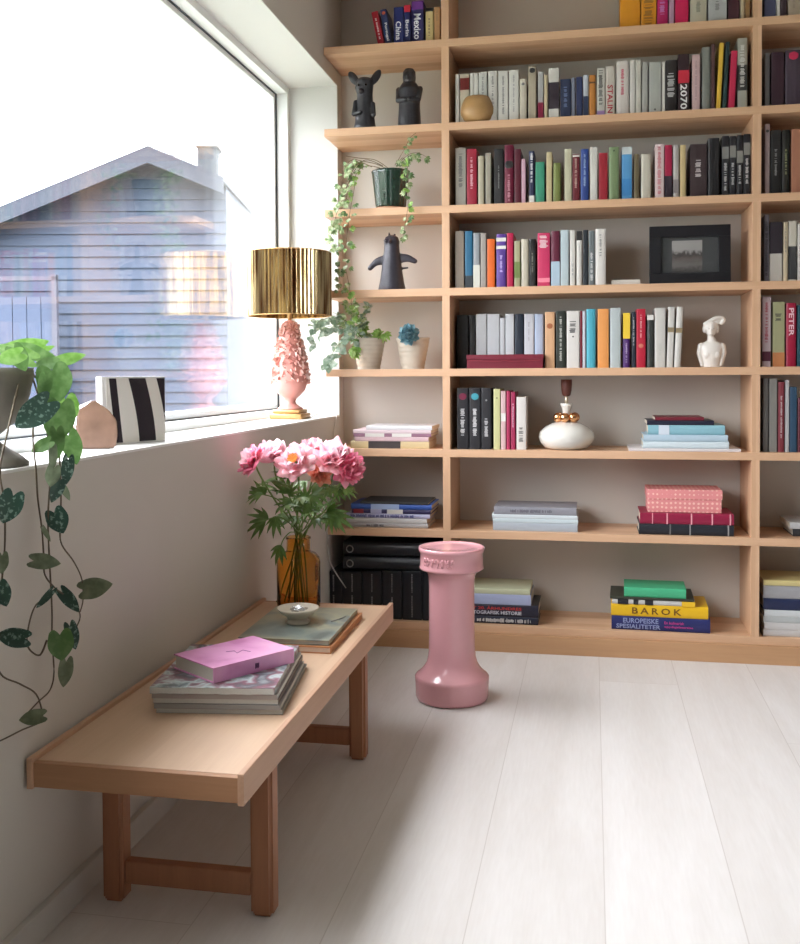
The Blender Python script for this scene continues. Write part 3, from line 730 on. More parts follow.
# pink polka dot box
def polka():
    m, nt, b_ = nodes('pink_polka_dots'); L = nt.links.new; N = nt.nodes.new
    tc = N('ShaderNodeTexCoord'); v = N('ShaderNodeTexVoronoi'); v.inputs['Scale'].default_value = 62; v.inputs['Randomness'].default_value = .15
    L(tc.outputs['Object'], v.inputs['Vector'])
    cr = N('ShaderNodeValToRGB'); cr.color_ramp.elements[0].position = .22; cr.color_ramp.elements[1].position = .3
    cr.color_ramp.elements[0].color = (*srgb(240, 195, 180), 1); cr.color_ramp.elements[1].color = (*srgb(222, 140, 140), 1)
    L(v.outputs['Distance'], cr.inputs[0]); L(cr.outputs[0], b_.inputs['Base Color']); b_.inputs['Roughness'].default_value = .6
    return m
PK = polka()
a = at(647, 514, 1, .045).x; b = at(722.5, 514, 1, .045).x
wbox('storage_box', 'pink polka dot box on the thick magenta volume', 'box', a, b, .045, .21, z_pb+.0005, z_pb+.0005+22/F_PX*3.75, PK, .42, ov=.003)

# black binders in the bottom left compartment
BK = mat((.012, .014, .018), .35, var=.1, name='black_binder')
SIL = mat((.35, .35, .36), .35, metal=.8, name='silver_print')
zH = SH['H']
gname = 'black binders in the bottom left compartment'
pos = ['leftmost black binder standing beside the left wall', 'black binder, second from left, standing behind the bench end', 'black binder, third from left, standing behind the bench end', 'black binder, fourth from left, standing behind the bench end', 'black binder, fifth from left, standing just left of the stool', 'black binder, sixth from left, standing behind the pink stool']
xs = [329, 342.5, 362, 382, 402, 422, 440.5]
for k in range(6):
    A = at(xs[k], 600, 1, .03).x; B = at(xs[k+1], 600, 1, .03).x; h = at(xs[k], 571, 1, .03).z-zH
    A = max(A, XL+.003)
    g = thing('binder', pos[k], 'binder', ((A+B)/2, .03, zH+.0003), (0, 0, 0), gname, local=True)
    w = (B-A)*.975
    bm = BM(); box(bm, -w/2, w/2, 0, .2, 0, h, .004); obj('case', bm, BK, g)
    bm = BM(); cx = -.0 if k else -.01; rnd = random.Random(k)
    for z0, z1 in ((.56, .96), (.06, .5)):
        z = h*z0
        while z < h*z1-.006:
            l = rnd.uniform(.004, .008); box(bm, cx-.003*rnd.uniform(.6, 1), cx+.003*rnd.uniform(.6, 1), -.0006, .0002, z, z+l); z += l+.002
    obj('spine_lettering', bm, SIL, g)
for k, (y0, y1) in enumerate(((554.5, 570), (538.5, 553.5))):
    A = at(343, 560, 1, .03).x; B = at(439, 560, 1, .03).x
    zt = at(390, y0, 1, .03).z; zb = at(390, y1, 1, .03).z
    if k == 0: zb = zH+.0006+(at(xs[2], 571, 1, .03).z-zH)
    else: zb = ztop+.0006
    zt = min(zb+.056, SH['G']-T-.001); ztop = zt
    g = thing('binder', ['black binder lying on its side on the upright binders', 'topmost black binder lying under the shelf, left bay'][k], 'binder', (A, .03, (zb+zt)/2), (0, 0, 0), gname, local=True)
    hh = (zt-zb)/2
    bm = BM(); box(bm, 0, B-A, .02, .2, -hh, hh, .002)
    prof = [(.02-.02*math.cos(t), hh*math.sin(t)) for t in [(-PI/2+PI*i/10) for i in range(11)]]
    r0 = [bm.verts.new((0, .022-.022*math.cos(-PI/2+PI*i/10), hh*math.sin(-PI/2+PI*i/10))) for i in range(11)]
    r1 = [bm.verts.new((B-A, v.co.y, v.co.z)) for v in r0]
    for i in range(10): bm.faces.new((r0[i], r1[i], r1[i+1], r0[i+1]))
    bm.faces.new(r0); bm.faces.new(list(reversed(r1)))
    bmesh.ops.recalc_face_normals(bm, faces=bm.faces)
    obj('case', bm, BK, g)
    bm = BM()
    n = 20; R_, r_ = .013, .0022
    pts = [(.028+R_*math.cos(2*PI*i/n), -.003, R_*math.sin(2*PI*i/n)) for i in range(n+1)]
    tube(bm, pts, r_, 6); obj('finger_ring', bm, mat((.5, .5, .5), .3, metal=1, name='steel_ring'), g, True)

# ================================================================== PICTURE FRAME
yp = .06
A = at(649.5, 281, 1, yp).x; B = at(731, 281, 1, yp).x; zb = SH['D']+.0003; zt = at(690, 225, 1, yp).z
def photo_mat():
    m, nt, b_ = nodes('old_group_photo'); L = nt.links.new; N = nt.nodes.new
    tc = N('ShaderNodeTexCoord'); sp = N('ShaderNodeSeparateXYZ'); L(tc.outputs['Generated'], sp.inputs[0])
    n = N('ShaderNodeTexNoise'); n.inputs['Scale'].default_value = 9; n.inputs['Detail'].default_value = 4; L(tc.outputs['Generated'], n.inputs['Vector'])
    a = N('ShaderNodeMath'); a.operation = 'MULTIPLY_ADD'; a.inputs[1].default_value = .35; L(n.outputs['Fac'], a.inputs[0]); L(sp.outputs[2], a.inputs[2])
    cr = N('ShaderNodeValToRGB'); e = cr.color_ramp.elements
    e[0].position = 0; e[0].color = (.08, .08, .07, 1); e[1].position = .93; e[1].color = (.34, .33, .31, 1)
    for p, c in ((.35, (.06, .055, .05)), (.5, (.16, .15, .14)), (.7, (.10, .08, .07)), (.8, (.05, .045, .04)), (.88, (.30, .29, .28))):
        q = e.new(p); q.color = (*c, 1)
    L(a.outputs[0], cr.inputs[0]); L(cr.outputs[0], b_.inputs['Base Color']); return m
g = thing('picture_frame', 'black picture frame with small group photo standing on fourth shelf', 'picture frame', ((A+B)/2, yp, zb), (0, 0, 0), None, local=True)
w, h = B-A, zt-zb
g.rotation_euler = (-.06, 0, 0); g.location.z += .0012
fb = .042
bm = BM()
for (x0, x1, z0, z1) in ((-w/2, w/2, 0, fb), (-w/2, w/2, h-fb, h), (-w/2, -w/2+fb, fb, h-fb), (w/2-fb, w/2, fb, h-fb)): box(bm, x0, x1, 0, .022, z0, z1, .0015)
obj('frame', bm, mat((.012, .012, .015), .35, name='black_frame'), g)
bm = BM(); box(bm, -w/2+fb, w/2-fb, .012, .014, fb, h-fb); obj('mat_board', bm, mat((.055, .06, .06), .7, name='dark_mat_board'), g)
bm = BM(); px = lambda x: (x-690.25)/81.5*w
box(bm, px(672.5), px(703), .0105, .0118, (281-276.5)/56*h+.012, (281-239)/56*h+.0, 0); obj('photograph', bm, photo_mat(), g)
bm = BM(); box(bm, -w/2+fb, w/2-fb, .006, .008, fb, h-fb); obj('glass_pane', bm, GLASS, g)
bm = BM(); box(bm, -.03, .03, .0225, .026, .01, h*.8); obj('back_stand', bm, mat((.02, .02, .02), .7), g)

# ================================================================== WOODEN BALL VASE, second row
p = at(477.5, 117, 1, .0); yc = .035
c = at(477.5, 118, 1, .045)
WOODB = wood('turned_wood', (.48, .30, .13), (.34, .19, .07), 0, strips=False)
g = thing('wooden_vase', 'squat round brown wooden vase standing before white books', 'vase', (c.x, -.018+.07, SH['B']))
# books there start at y=.03, so this vase is small and sits at the very edge
prof = [(.0, .0), (.035, .0), (.055, .010), (.066, .034), (.067, .052), (.061, .074), (.051, .094), (.045, .099), (.041, .097), (.0, .09)]
bm = BM(); lathe(bm, [(r*.98, z) for r, z in prof], (c.x, .052, SH['B']+.0003), 36)
obj('body', bm, WOODB, g, True)

# ================================================================== DARK FIGURINES
CLAY = mat((.028, .028, .034), .38, var=.35, scale=60, bump=.4, name='dark_glazed_clay')
def seg_cap(bm, a, b, ra, rb, n=7):
    a, b = Vector(a), Vector(b)
    for i in range(n+1):
        t = i/n; ball(bm, a.lerp(b, t), ra+(rb-ra)*t, 2)
yb_ = .06
# figure with two large ears
c = at(365, 124, 1, yb_); s = 3.83/F_PX*1.06
zb = SH['B']+.0003
g = thing('figurine', 'dark clay animal figurine with two large raised ears', 'figurine', (c.x, yb_, zb), (0, 0, 0), 'dark clay figurines')
bm = BM(); X, Z = c.x, zb
def px2(dx, dy): return (X+dx*s, yb_, Z+dy*s)      # offsets in picture columns above the foot
prof = [(0, 0), (10.5, 0), (10.5, 3), (9.5, 8), (9, 16), (8, 24), (7.5, 34), (8, 40), (8.5, 46), (6, 49), (0, 50)]
lathe(bm, [(r*s, z*s) for r, z in prof], (X, yb_, Z), 24)
ball(bm, px2(-1, 40), (8.5*s, 8.5*s, 8*s)); ball(bm, (X-2*s, yb_-7.5*s, Z+35*s), (3*s, 3.5*s, 2.6*s))
for sx, an in ((-1, -.62), (1, .6)):
    ball(bm, px2(sx*10.5, 49.5), (3.9*s, 2.4*s, 8.2*s), 3, rot=Matrix.Rotation(an, 3, 'Y'))
seg_cap(bm, (X-8*s, yb_-3*s, Z+26*s), (X-9*s, yb_-8*s, Z+14*s), 2.6*s, 2.2*s); seg_cap(bm, (X+8*s, yb_-2*s, Z+24*s), (X+9*s, yb_-4*s, Z+14*s), 2.6*s, 2.6*s)
seg_cap(bm, (X-9*s, yb_-8*s, Z+14*s), (X-2*s, yb_-11*s, Z+15*s), 2.2*s, 1.8*s)
fused('body', bm, CLAY, g, .0022, 2)
for dx in (-4, 3):
    bm = BM(); ball(bm, (X+dx*s, yb_-8.2*s, Z+41*s), 1.1*s, 2); obj('eye', bm, mat((.004, .004, .004), .1), g, True)
# hooded figure
c = at(409.5, 124, 1, yb_); X = c.x
g = thing('figurine', 'dark clay upright figurine with folded arms, beside the eared one', 'figurine', (X, yb_, zb), (0, 0, 0), 'dark clay figurines')
bm = BM()
prof = [(0, 0), (11, 0), (10.8, 6), (10, 20), (10.2, 30), (10.5, 36), (8, 40), (5.8, 43), (6.2, 47), (6, 52), (4, 55), (0, 56)]
lathe(bm, [(r*s, z*s) for r, z in prof], (X, yb_, Z), 24)
for sx in (-1, 1):
    seg_cap(bm, (X+sx*10*s, yb_, Z+36*s), (X+sx*9.5*s, yb_-6*s, Z+25*s), 3*s, 2.6*s); seg_cap(bm, (X+sx*9.5*s, yb_-6*s, Z+25*s), (X+sx*2*s, yb_-11*s, Z+24*s), 2.6*s, 2*s)
ball(bm, (X, yb_-3*s, Z+47*s), (5.8*s, 5.5*s, 7*s)); ball(bm, (X, yb_-8*s, Z+46*s), (1.3*s, 1.6*s, 2*s))
fused('body', bm, CLAY, g, .0022, 2)
bm = BM(); ball(bm, (X-1*s, yb_-8.4*s, Z+42.5*s), (2*s, .8*s, 1.1*s)); obj('mouth', bm, mat((.2, .2, .22), .3), g, True)
# winged figure, fourth row
c = at(392, 288, 1, yb_); X = c.x; Z = SH['D']+.0003
g = thing('figurine', 'dark clay winged bird figurine with spread wings on fourth shelf', 'figurine', (X, yb_, Z), (0, 0, 0), 'dark clay figurines')
bm = BM()
prof = [(0, 0), (13, 0), (12.8, 2), (11.5, 8), (10, 18), (8.7, 28), (7.6, 36), (7.2, 42), (7.5, 46), (6, 50), (2, 52), (0, 52)]
lathe(bm, [(r*s, z*s) for r, z in prof], (X, yb_, Z), 28)
for (x0, z0, x1, z1, x2, z2) in ((-7, 29, -15, 27, -21, 21.5), (8, 30, 15, 30, 22, 27)):
    pts = spline([px2(x0, z0), px2(x1, z1), px2(x2, z2)], 6)
    for i, q in enumerate(pts):
        t = i/(len(pts)-1); ball(bm, q, (2.6*s, 2.4*s, (5.0-2.6*t)*s), 2)
seg_cap(bm, px2(9, 20.5), px2(15, 21), 1.3*s, 1.0*s); seg_cap(bm, px2(-2, 50), px2(-2.5, 54), 1.6*s, .8*s, 3); seg_cap(bm, px2(1, 50), px2(3, 52.5), 1.6*s, .9*s, 3)
ball(bm, (X-4*s, yb_-6*s, Z+46*s), 2.2*s, 2); seg_cap(bm, (X, yb_-6*s, Z+46*s), (X, yb_-11*s, Z+44*s), 2*s, .8*s, 4)
fused('body', bm, mat((.035, .033, .045), .33, var=.3, scale=60, bump=.4, name='violet_black_glaze'), g, .0022, 1)
bm = BM(); ball(bm, (X-5.2*s, yb_-7.8*s, Z+46*s), 1*s, 2); obj('eye', bm, mat((.2, .2, .2), .2), g, True)

# ================================================================== BUST
PORC = mat((.74, .70, .64), .35, var=.03, name='white_porcelain')
yb2 = .07; c = at(711.5, 366, 1, yb2); X = c.x; Z = SH['E']+.0003; s = 3.72/F_PX
g = thing('bust', 'small white porcelain bust of a woman with swept-up hair', 'bust', (X, yb2, Z), (0, 0, 0))
def q_(dx, dy, dz): return (X+dx*s, yb2+dy*s, Z+dz*s)
bm = BM()
rings = []
for dz, rx, ry in ((0, 8.6, 5.2), (4, 8.6, 5.4), (9, 9.2, 6.0), (14, 10.4, 6.2), (18, 11.4, 6), (21, 11.2, 5.4), (23.5, 8.6, 4.6), (25.5, 4.6, 3.8), (29, 3.3, 3.2)):
    rings.append([bm.verts.new(q_(rx*math.cos(2*PI*i/32), ry*math.sin(2*PI*i/32), dz)) for i in range(32)])
for a, b in zip(rings, rings[1:]):
    for i in range(32): bm.faces.new((a[i], a[(i+1) % 32], b[(i+1) % 32], b[i]))
bm.faces.new(list(reversed(rings[0]))); bm.faces.new(rings[-1])
for sx in (-1, 1):
    seg_cap(bm, q_(sx*9.8, 0, 20.5), q_(sx*11.3, 0, 14), 3.4*s, 2.9*s, 6); seg_cap(bm, q_(sx*11.3, 0, 14), q_(sx*8.6, -1, 2.2), 2.8*s, 2.3*s, 8)
    ball(bm, q_(sx*4.3, -3.9, 12), (3.6*s, 2.3*s, 4.4*s), 3)
seg_cap(bm, q_(-.6, 0, 22), q_(-.9, -.3, 31), 3.6*s, 3.1*s, 5)
ball(bm, q_(-.6, -.6, 36.5), (5*s, 5.6*s, 6.6*s), 3); ball(bm, q_(-.8, -2.6, 32.8), (3.4*s, 3.2*s, 3*s), 2)
ball(bm, q_(-1, -6.2, 35.2), (.9*s, 1.3*s, 1.8*s), 2); ball(bm, q_(-1, -5.3, 32.2), (1.6*s, .8*s, .55*s), 2)
bmesh.ops.translate(bm, verts=bm.verts, vec=(0, 0, 0))
o = fused('figure', bm, PORC, g, .0013, 7)
for v in o.data.vertices:
    if v.co.z < 0: v.co.z = 0
bm = BM()
ball(bm, q_(-.8, 1.6, 38.6), (7.6*s, 6.2*s, 7*s), 3); ball(bm, q_(-6, .5, 37), (2.6*s, 4*s, 4*s), 2); ball(bm, q_(5, 1, 37), (2.4*s, 4*s, 4.5*s), 2)
pts = spline([q_(-6, 0, 42), q_(-1, -1, 45), q_(4, -1, 47.5), q_(9, 0, 47.6), q_(11, 0, 45.5), q_(9.5, 0, 43)], 6)
for p_ in pts: ball(bm, p_, 2.2*s, 2)
ball(bm, q_(4.5, .3, 44.5), (5*s, 2*s, 3*s), 2)
fused('hair', bm, PORC, g, .0016, 2)
for sx in (-1, 1):
    bm = BM(); ball(bm, q_(-.9+sx*2.1, -5.4, 37), (1.1*s, .6*s, .5*s), 2); obj('eye', bm, mat((.5, .46, .42), .4), g, True)

# ================================================================== SMALL WHITE LAMP BASE (sixth row)
yb3 = .09; c = at(566.5, 447, 1, yb3); X = c.x; Z = SH['F']+.0003; s = 3.8/F_PX
g = thing('table_lamp', 'squat white ceramic lamp base with copper balls, without shade', 'lamp', (X, yb3, Z))
bm = BM(); lathe(bm, [(r*s, z*s) for r, z in [(0, 0), (17, 0), (22, 2), (26, 7), (27.2, 12), (26, 17), (21, 22), (14, 25.5), (7.5, 27), (4.5, 28), (3.8, 32), (3.9, 38), (5, 42), (6.3, 45), (5.6, 45), (0, 44)]], (X, yb3, Z), 48)
obj('base', bm, mat((.72, .70, .64), .12, var=.04, coat=.5, name='cream_glaze'), g, True)
COP = mat((.80, .42, .20), .16, metal=1, var=.02, name='polished_copper')
for k in range(6):
    a = 2*PI*k/6+.35; bm = BM(); ball(bm, (X+8.6*s*math.cos(a), yb3+8.6*s*math.sin(a), Z+31.2*s), 5.0*s*.98, 3); obj('copper_ball', bm, COP, g, True)
bm = BM(); lathe(bm, [(1.7*s, 44*s), (1.7*s, 53*s)], (X, yb3, Z), 16); obj('stem', bm, mat((.7, .6, .45), .3, metal=.6), g, True)
bm = BM(); lathe(bm, [(r*s, z*s) for r, z in [(3, 52.2), (4, 53.5), (5, 58), (5.4, 64), (5.4, 68.5), (4.6, 68.5), (4.2, 62), (0, 61)]], (X, yb3, Z), 24); obj('socket', bm, mat(srgb(90, 48, 38), .5, name='brown_socket'), g, True)

# ================================================================== LEAVES
def leaf_patch(bm, base, tip_dir, normal, L_, W, shape='ovate', fold=.25, curl=.2, mi=0, nu=4, nv=7):
    """one leaf blade; base point, direction of the midrib, blade normal"""
    t = Vector(tip_dir).normalized(); n = Vector(normal); n = (n-t*n.dot(t))
    if n.length < 1e-4: n = t.orthogonal()
    n.normalize(); sd = t.cross(n)
    rows = []
    for j in range(nv+1):
        v = j/nv
        if shape == 'heart': w = (.80+.28*math.sin(PI*v))*(1-v**2.3)**.72 if v < 1 else 0; back = -.55*L_
        elif shape == 'lance': w = math.sin(PI*v**.8); back = 0
        else: w = math.sin(PI*v**.65)**.8 if 0 < v < 1 else 0; back = 0
        rowv = []
        for i in range(-nu//2, nu//2+1):
            u = i/(nu/2)
            lobes = back*(math.sin(PI*min(1, abs(u)*.8+.0))*.42-.0)*(1-v)**3 if shape == 'heart' else 0
            p = Vector(base)+t*(v*L_+lobes)+sd*(u*w*W/2)+n*(abs(u)*w*W/2*fold-curl*L_*v*v)
            rowv.append(bm.verts.new(p))
        rows.append(rowv)
    for a, b in zip(rows, rows[1:]):
        for i in range(len(a)-1):
            f = bm.faces.new((a[i], a[i+1], b[i+1], b[i])); f.material_index = mi; f.smooth = True
def leaf_mat(name, c1, c2, scale=60, lo=.45, hi=.6, rough=.45, trans=.3):
    m = bpy.data.materials.new(name); m.use_nodes = True
    nt = m.node_tree; b_ = nt.nodes['Principled BSDF']; L = nt.links.new; N = nt.nodes.new
    tc = N('ShaderNodeTexCoord'); n = N('ShaderNodeTexNoise'); n.inputs['Scale'].default_value = scale; n.inputs['Detail'].default_value = 2
    L(tc.outputs['Object'], n.inputs['Vector'])
    cr = N('ShaderNodeValToRGB'); cr.color_ramp.elements[0].position = lo; cr.color_ramp.elements[1].position = hi
    cr.color_ramp.elements[0].color = (*c1, 1); cr.color_ramp.elements[1].color = (*c2, 1)
    L(n.outputs['Fac'], cr.inputs[0]); L(cr.outputs[0], b_.inputs['Base Color']); b_.inputs['Roughness'].default_value = rough
    tl = N('ShaderNodeBsdfTranslucent'); L(cr.outputs[0], tl.inputs[0]); mx = N('ShaderNodeMixShader'); mx.inputs[0].default_value = trans
    L(b_.outputs[0], mx.inputs[1]); L(tl.outputs[0], mx.inputs[2]); L(mx.outputs[0], nt.nodes['Material Output'].inputs[0])
    return m
IVY = leaf_mat('ivy_leaf', (.20, .32, .12), (.52, .58, .36), 90, .38, .62)
IVYD = leaf_mat('dark_leaf', (.11, .20, .08), (.24, .36, .15), 60)
GREY = leaf_mat('grey_green_leaf', (.24, .35, .25), (.46, .55, .46), 50)
FIG = leaf_mat('fresh_leaf', (.20, .38, .07), (.36, .52, .15), 50)
STEM = mat((.16, .12, .06), .6, name='stem'); GSTEM = mat((.16, .26, .07), .6, name='green_stem')

# ================================================================== POTTED IVY (third row)
yi = .12; c = at(391, 205, 1, yi); s = 3.85/F_PX; Z = SH['C']+.0003
g = thing('potted_ivy', 'trailing variegated ivy in a dark green pot on third shelf', 'plant', (c.x, yi, Z))
bm = BM(); lathe(bm, [(r*s, z*s) for r, z in [(0, 0), (15.5, 0), (17.5, 2.2), (17.5, 3.6), (16, 3.6), (0, 3.0)]], (c.x, yi, Z), 36); obj('saucer', bm, mat((.45, .24, .14), .6, name='terracotta'), g, True)
bm = BM(); lathe(bm, [(r*s, z*s) for r, z in [(0, 3.8), (14.5, 3.8), (15.2, 6), (18.5, 38), (19.5, 41), (18.2, 41.5), (17.4, 37), (0, 36)]], (c.x, yi, Z), 60, flute=15, famp=.022)
obj('pot', bm, mat((.012, .035, .024), .2, var=.4, scale=40, coat=.6, name='dark_green_glaze'), g, True)
bm = BM(); lathe(bm, [(0, 37.5*s), (17*s, 36.6*s)], (c.x, yi, Z), 24, cap=False); obj('soil', bm, mat((.04, .025, .015), .95, bump=.5), g)
def vine_pts(px, Y):
    return [at(x, y, 1, Y if not isinstance(Y, (list, tuple)) else Y[i]) for i, (x, y) in enumerate(px)]
def leafy(parent, px, Y, mats, n, size, seed, spread=.03, shape='ovate', stem_r=.0014, stemm=None, name='vine', start=.2, sag=-.4, tri=False):
    rnd = random.Random(seed)
    pts = spline(vine_pts(px, Y), 6)
    bm = BM(); tube(bm, pts, stem_r, 6, stem_r*.5); vo = obj(name, bm, stemm or STEM, parent, True)
    bm = BM(); N_ = len(pts)
    for k in range(n):
        t = start+(1-start)*k/n+rnd.uniform(-.02, .02); i = min(N_-1, max(0, int(t*(N_-1)))); p = pts[i]
        d = Vector((rnd.uniform(-1, 1), rnd.uniform(-1, .5), rnd.uniform(-1, .35)+sag)).normalized()
        b0 = p+d*rnd.uniform(.005, spread)
        L_ = size*rnd.uniform(.65, 1.25); nrm = Vector((rnd.uniform(-.6, .6), -1, rnd.uniform(-.2, .9)))
        mi = rnd.randrange(len(mats))
        if tri:
            tt = d; sd = tt.cross(nrm).normalized()
            for q in (-1.0, -.5, 0, .5, 1.0): leaf_patch(bm, b0, tt*(1-abs(q)*.45)+sd*q, nrm, L_*(1-.3*abs(q)), L_*.42, 'lance', .15, .1, mi, 2, 4)
        else:
            leaf_patch(bm, b0, d, nrm, L_, L_*.8, shape, .2, .15, mi, 4, 5)
    # leaves must stay in front of the wall
    for v in bm.verts:
        if v.co.y > YB-.01: v.co.y = YB-.01
    ob = obj('foliage', bm, mats, vo, True)
    return vo
leafy(g, [(385, 168), (376, 164), (362, 161), (352, 160), (345, 168), (340, 190), (336, 215), (335, 240), (338, 265), (341, 290)], [.12, .1, .07, .05, .02, -.03, -.05, -.05, -.05, -.05], [IVY, IVY, IVYD], 52, .021, 3, .03, tri=True)
leafy(g, [(380, 168), (368, 166), (357, 172), (354, 190), (350, 212), (347, 235), (345, 262), (349, 285), (352, 310), (350, 330)], [.11, .08, .02, 0, -.03, -.04, -.04, -.045, -.045, -.045], [IVY, FIG, IVYD], 40, .021, 4, .028, tri=True)
leafy(g, [(383, 166), (365, 160), (352, 175), (342, 200), (333, 225), (330, 245)], [.11, .07, .0, -.05, -.07, -.07], [IVY, IVY], 34, .021, 8, .035, start=.4, tri=True)
leafy(g, [(398, 166), (402, 158), (407, 165), (408, 185), (408, 205), (405, 225), (403, 240)], [.1, .06, .01, -.02, -.03, -.03, -.03], [IVY, FIG, IVYD], 30, .021, 5, .018, tri=True)
leafy(g, [(396, 166), (408, 155), (418, 153), (428, 158)], [.1, .06, .03, .02], [IVY, IVYD], 11, .022, 6, .02, tri=True)
leafy(g, [(395, 165), (404, 150), (410, 138), (416, 133)], [.1, .04, .0, -.01], [IVY, IVYD], 9, .02, 16, .014, tri=True)
for px in ([(372, 167), (360, 163), (352, 172), (347, 195), (343, 213)], [(388, 168), (375, 160), (358, 158), (346, 156)]):
    bm = BM(); tube(bm, spline(vine_pts(px, .06)), .0015, 6); obj('stem', bm, STEM, g, True)

# ================================================================== TWO RIBBED POTS (fifth row)
RIB = mat((.52, .46, .38), .7, var=.08, name='beige_ribbed_ceramic')
def ribpot(px, label, top=31.5, rt=17.2, rb=11.2):
    yq = .105; c = at(px, 368.5, 1, yq); s = 3.83/F_PX; Z = SH['E']+.0003
    g = thing('potted_plant', label, 'plant', (c.x, yq, Z), (0, 0, 0), 'ribbed beige plant pots')
    prof = [(0, 0), (rb, 0)]
    for k in range(30):
        z = k/29*top; r = rb+(rt-rb)*k/29+.28*math.sin(k*PI*.5)
        prof.append((r, z))
    prof += [(rt-1.2, top), (rt-1.8, top-3), (0, top-3.5)]
    bm = BM(); lathe(bm, [(r*s, z*s) for r, z in prof], (c.x, yq, Z), 48); obj('pot', bm, RIB, g, True)
    bm = BM(); lathe(bm, [(0, (top-2.6)*s), ((rt-2)*s, (top-3)*s)], (c.x, yq, Z), 24, cap=False); obj('soil', bm, mat((.04, .025, .015), .95, bump=.5), g)
    return g, c, yq, Z, s
g, c, yq, Z, s = ribpot(369, 'beige ribbed pot with leafy green plants spilling left')
leafy(g, [(366, 340), (362, 325), (356, 312), (350, 302)], [.1, .07, .05, .04], [IVY, FIG], 22, .03, 21, .018, stemm=GSTEM, tri=True, sag=0)
leafy(g, [(364, 340), (352, 328), (342, 318), (333, 312)], [.1, .04, .0, -.03], [GREY, IVY], 22, .028, 22, .02, stemm=GSTEM, shape='ovate', sag=0)
leafy(g, [(363, 341), (350, 340), (338, 345), (330, 358), (327, 366)], [.1, .02, -.05, -.07, -.08], [GREY], 26, .034, 23, .012, stemm=GSTEM, shape='lance', sag=-.1)
leafy(g, [(363, 341), (350, 330), (334, 326), (322, 330), (316, 345)], [.1, .0, -.05, -.09, -.1], [GREY, GREY], 34, .032, 24, .014, stemm=GSTEM, shape='lance', sag=0)
leafy(g, [(364, 341), (348, 322), (330, 318), (318, 322), (312, 332)], [.1, .0, -.05, -.09, -.1], [GREY, GREY], 24, .03, 29, .014, stemm=GSTEM, shape='lance', sag=.1)
leafy(g, [(370, 341), (378, 336), (384, 331)], [.1, .08, .07], [FIG], 6, .034, 25, .008, stemm=GSTEM, tri=True, start=.6, sag=0)
leafy(g, [(364, 341), (358, 346), (352, 352)], [.1, .06, .04], [FIG], 8, .03, 26, .01, stemm=GSTEM, tri=True, start=.4)
leafy(g, [(366, 341), (364, 328), (366, 312), (372, 306)], [.1, .08, .06, .06], [GREY, IVY], 16, .03, 27, .014, stemm=GSTEM, tri=True, sag=.2)
leafy(g, [(364, 341), (358, 338), (356, 334)], [.1, .07, .05], [GREY, IVYD], 12, .032, 28, .014, stemm=GSTEM, shape='ovate', start=.3, sag=0)
g, c, yq, Z, s = ribpot(413, 'beige ribbed pot holding a round blue-green succulent rosette')
bm = BM(); cc = at(408.5, 334.5, 1, .03)
rnd = random.Random(3)
for k in range(34):
    t = (k+.5)/34; th = k*2.39996; ph = 2.0*math.sqrt(t)
    d = Vector((math.sin(ph)*math.cos(th), -math.cos(ph), math.sin(ph)*math.sin(th)))
    tp = (d*.8+Vector((0, -1, .1))*(.55*(1-t))).normalized()
    leaf_patch(bm, cc+d*(.010+.012*t), tp, -d+Vector((0, .3, 0)), .026, .027, 'ovate', -.3, -.35, k % 2, 4, 5)
ball(bm, cc+Vector((0, .008, 0)), .018, 2)
obj('rosette', bm, [leaf_mat('blue_leaf', (.12, .28, .34), (.28, .46, .52), 40), leaf_mat('blue_leaf_dark', (.08, .21, .27), (.2, .37, .43), 40)], g, True)

# ================================================================== GOLD-SHADED LAMP ON THE SILL
LX, LY = -1.108, -.135
g = thing('table_lamp', 'pink shell-encrusted table lamp with gold pleated shade on windowsill', 'lamp', (LX, LY, ZS))
GOLDB = mat((.50, .30, .12), .35, metal=.7, var=.2, name='gilded_foot')
bm = BM(); box(bm, LX-.062, LX+.062, LY-.062, LY+.062, ZS+.0003, ZS+.022, .006); box(bm, LX-.052, LX+.052, LY-.052, LY+.052, ZS+.022, ZS+.036, .005); obj('foot', bm, GOLDB, g, True)
PINKC = mat((.60, .27, .23), .4, var=.12, scale=30, name='pink_ceramic')
zc = ZS+.036
prof = [(0, 0), (.048, 0), (.046, .006), (.032, .014), (.022, .022), (.019, .03), (.023, .035), (.022, .04), (.036, .05), (.055, .07), (.064, .095), (.0645, .12), (.06, .15), (.053, .19), (.045, .23), (.037, .27), (.030, .30), (.02, .328), (.0, .335)]
bm = BM(); lathe(bm, prof, (LX, LY, zc), 48); obj('vase_body', bm, PINKC, g, True)
def prof_r(z):
    for (r0, z0), (r1, z1) in zip(prof, prof[1:]):
        if z0 <= z <= z1 and z1 > z0: return r0+(r1-r0)*(z-z0)/(z1-z0)
    return .02
bm = BM(); rnd = random.Random(11)
for k in range(420):                       # encrusted petals and shells
    z = .1+.225*(k/420)**.9; a = k*2.39996+rnd.uniform(-.15, .15); r = prof_r(z)
    d = Vector((math.cos(a), math.sin(a), 0)); p = Vector((LX, LY, zc+z))+d*r
    L_ = rnd.uniform(.015, .024)*(1 if z < .24 else .8)
    up = (d*rnd.uniform(.5, 1)+Vector((rnd.uniform(-.5, .5), rnd.uniform(-.5, .5), rnd.uniform(-1, .6)))).normalized()
    leaf_patch(bm, p-d*.003, up, d.cross(up), L_, L_*.8, 'ovate', .4, -.2, rnd.randrange(2), 2, 3)
o = obj('shell_relief', bm, [mat((.66, .33, .28), .4, var=.1, name='pink_shell'), mat((.74, .52, .46), .4, var=.1, name='pale_shell')], g, True); o['kind'] = 'stuff'
zsb = at(290, 316, 1, LY).z; zst = at(290, 253, 1, LY).z
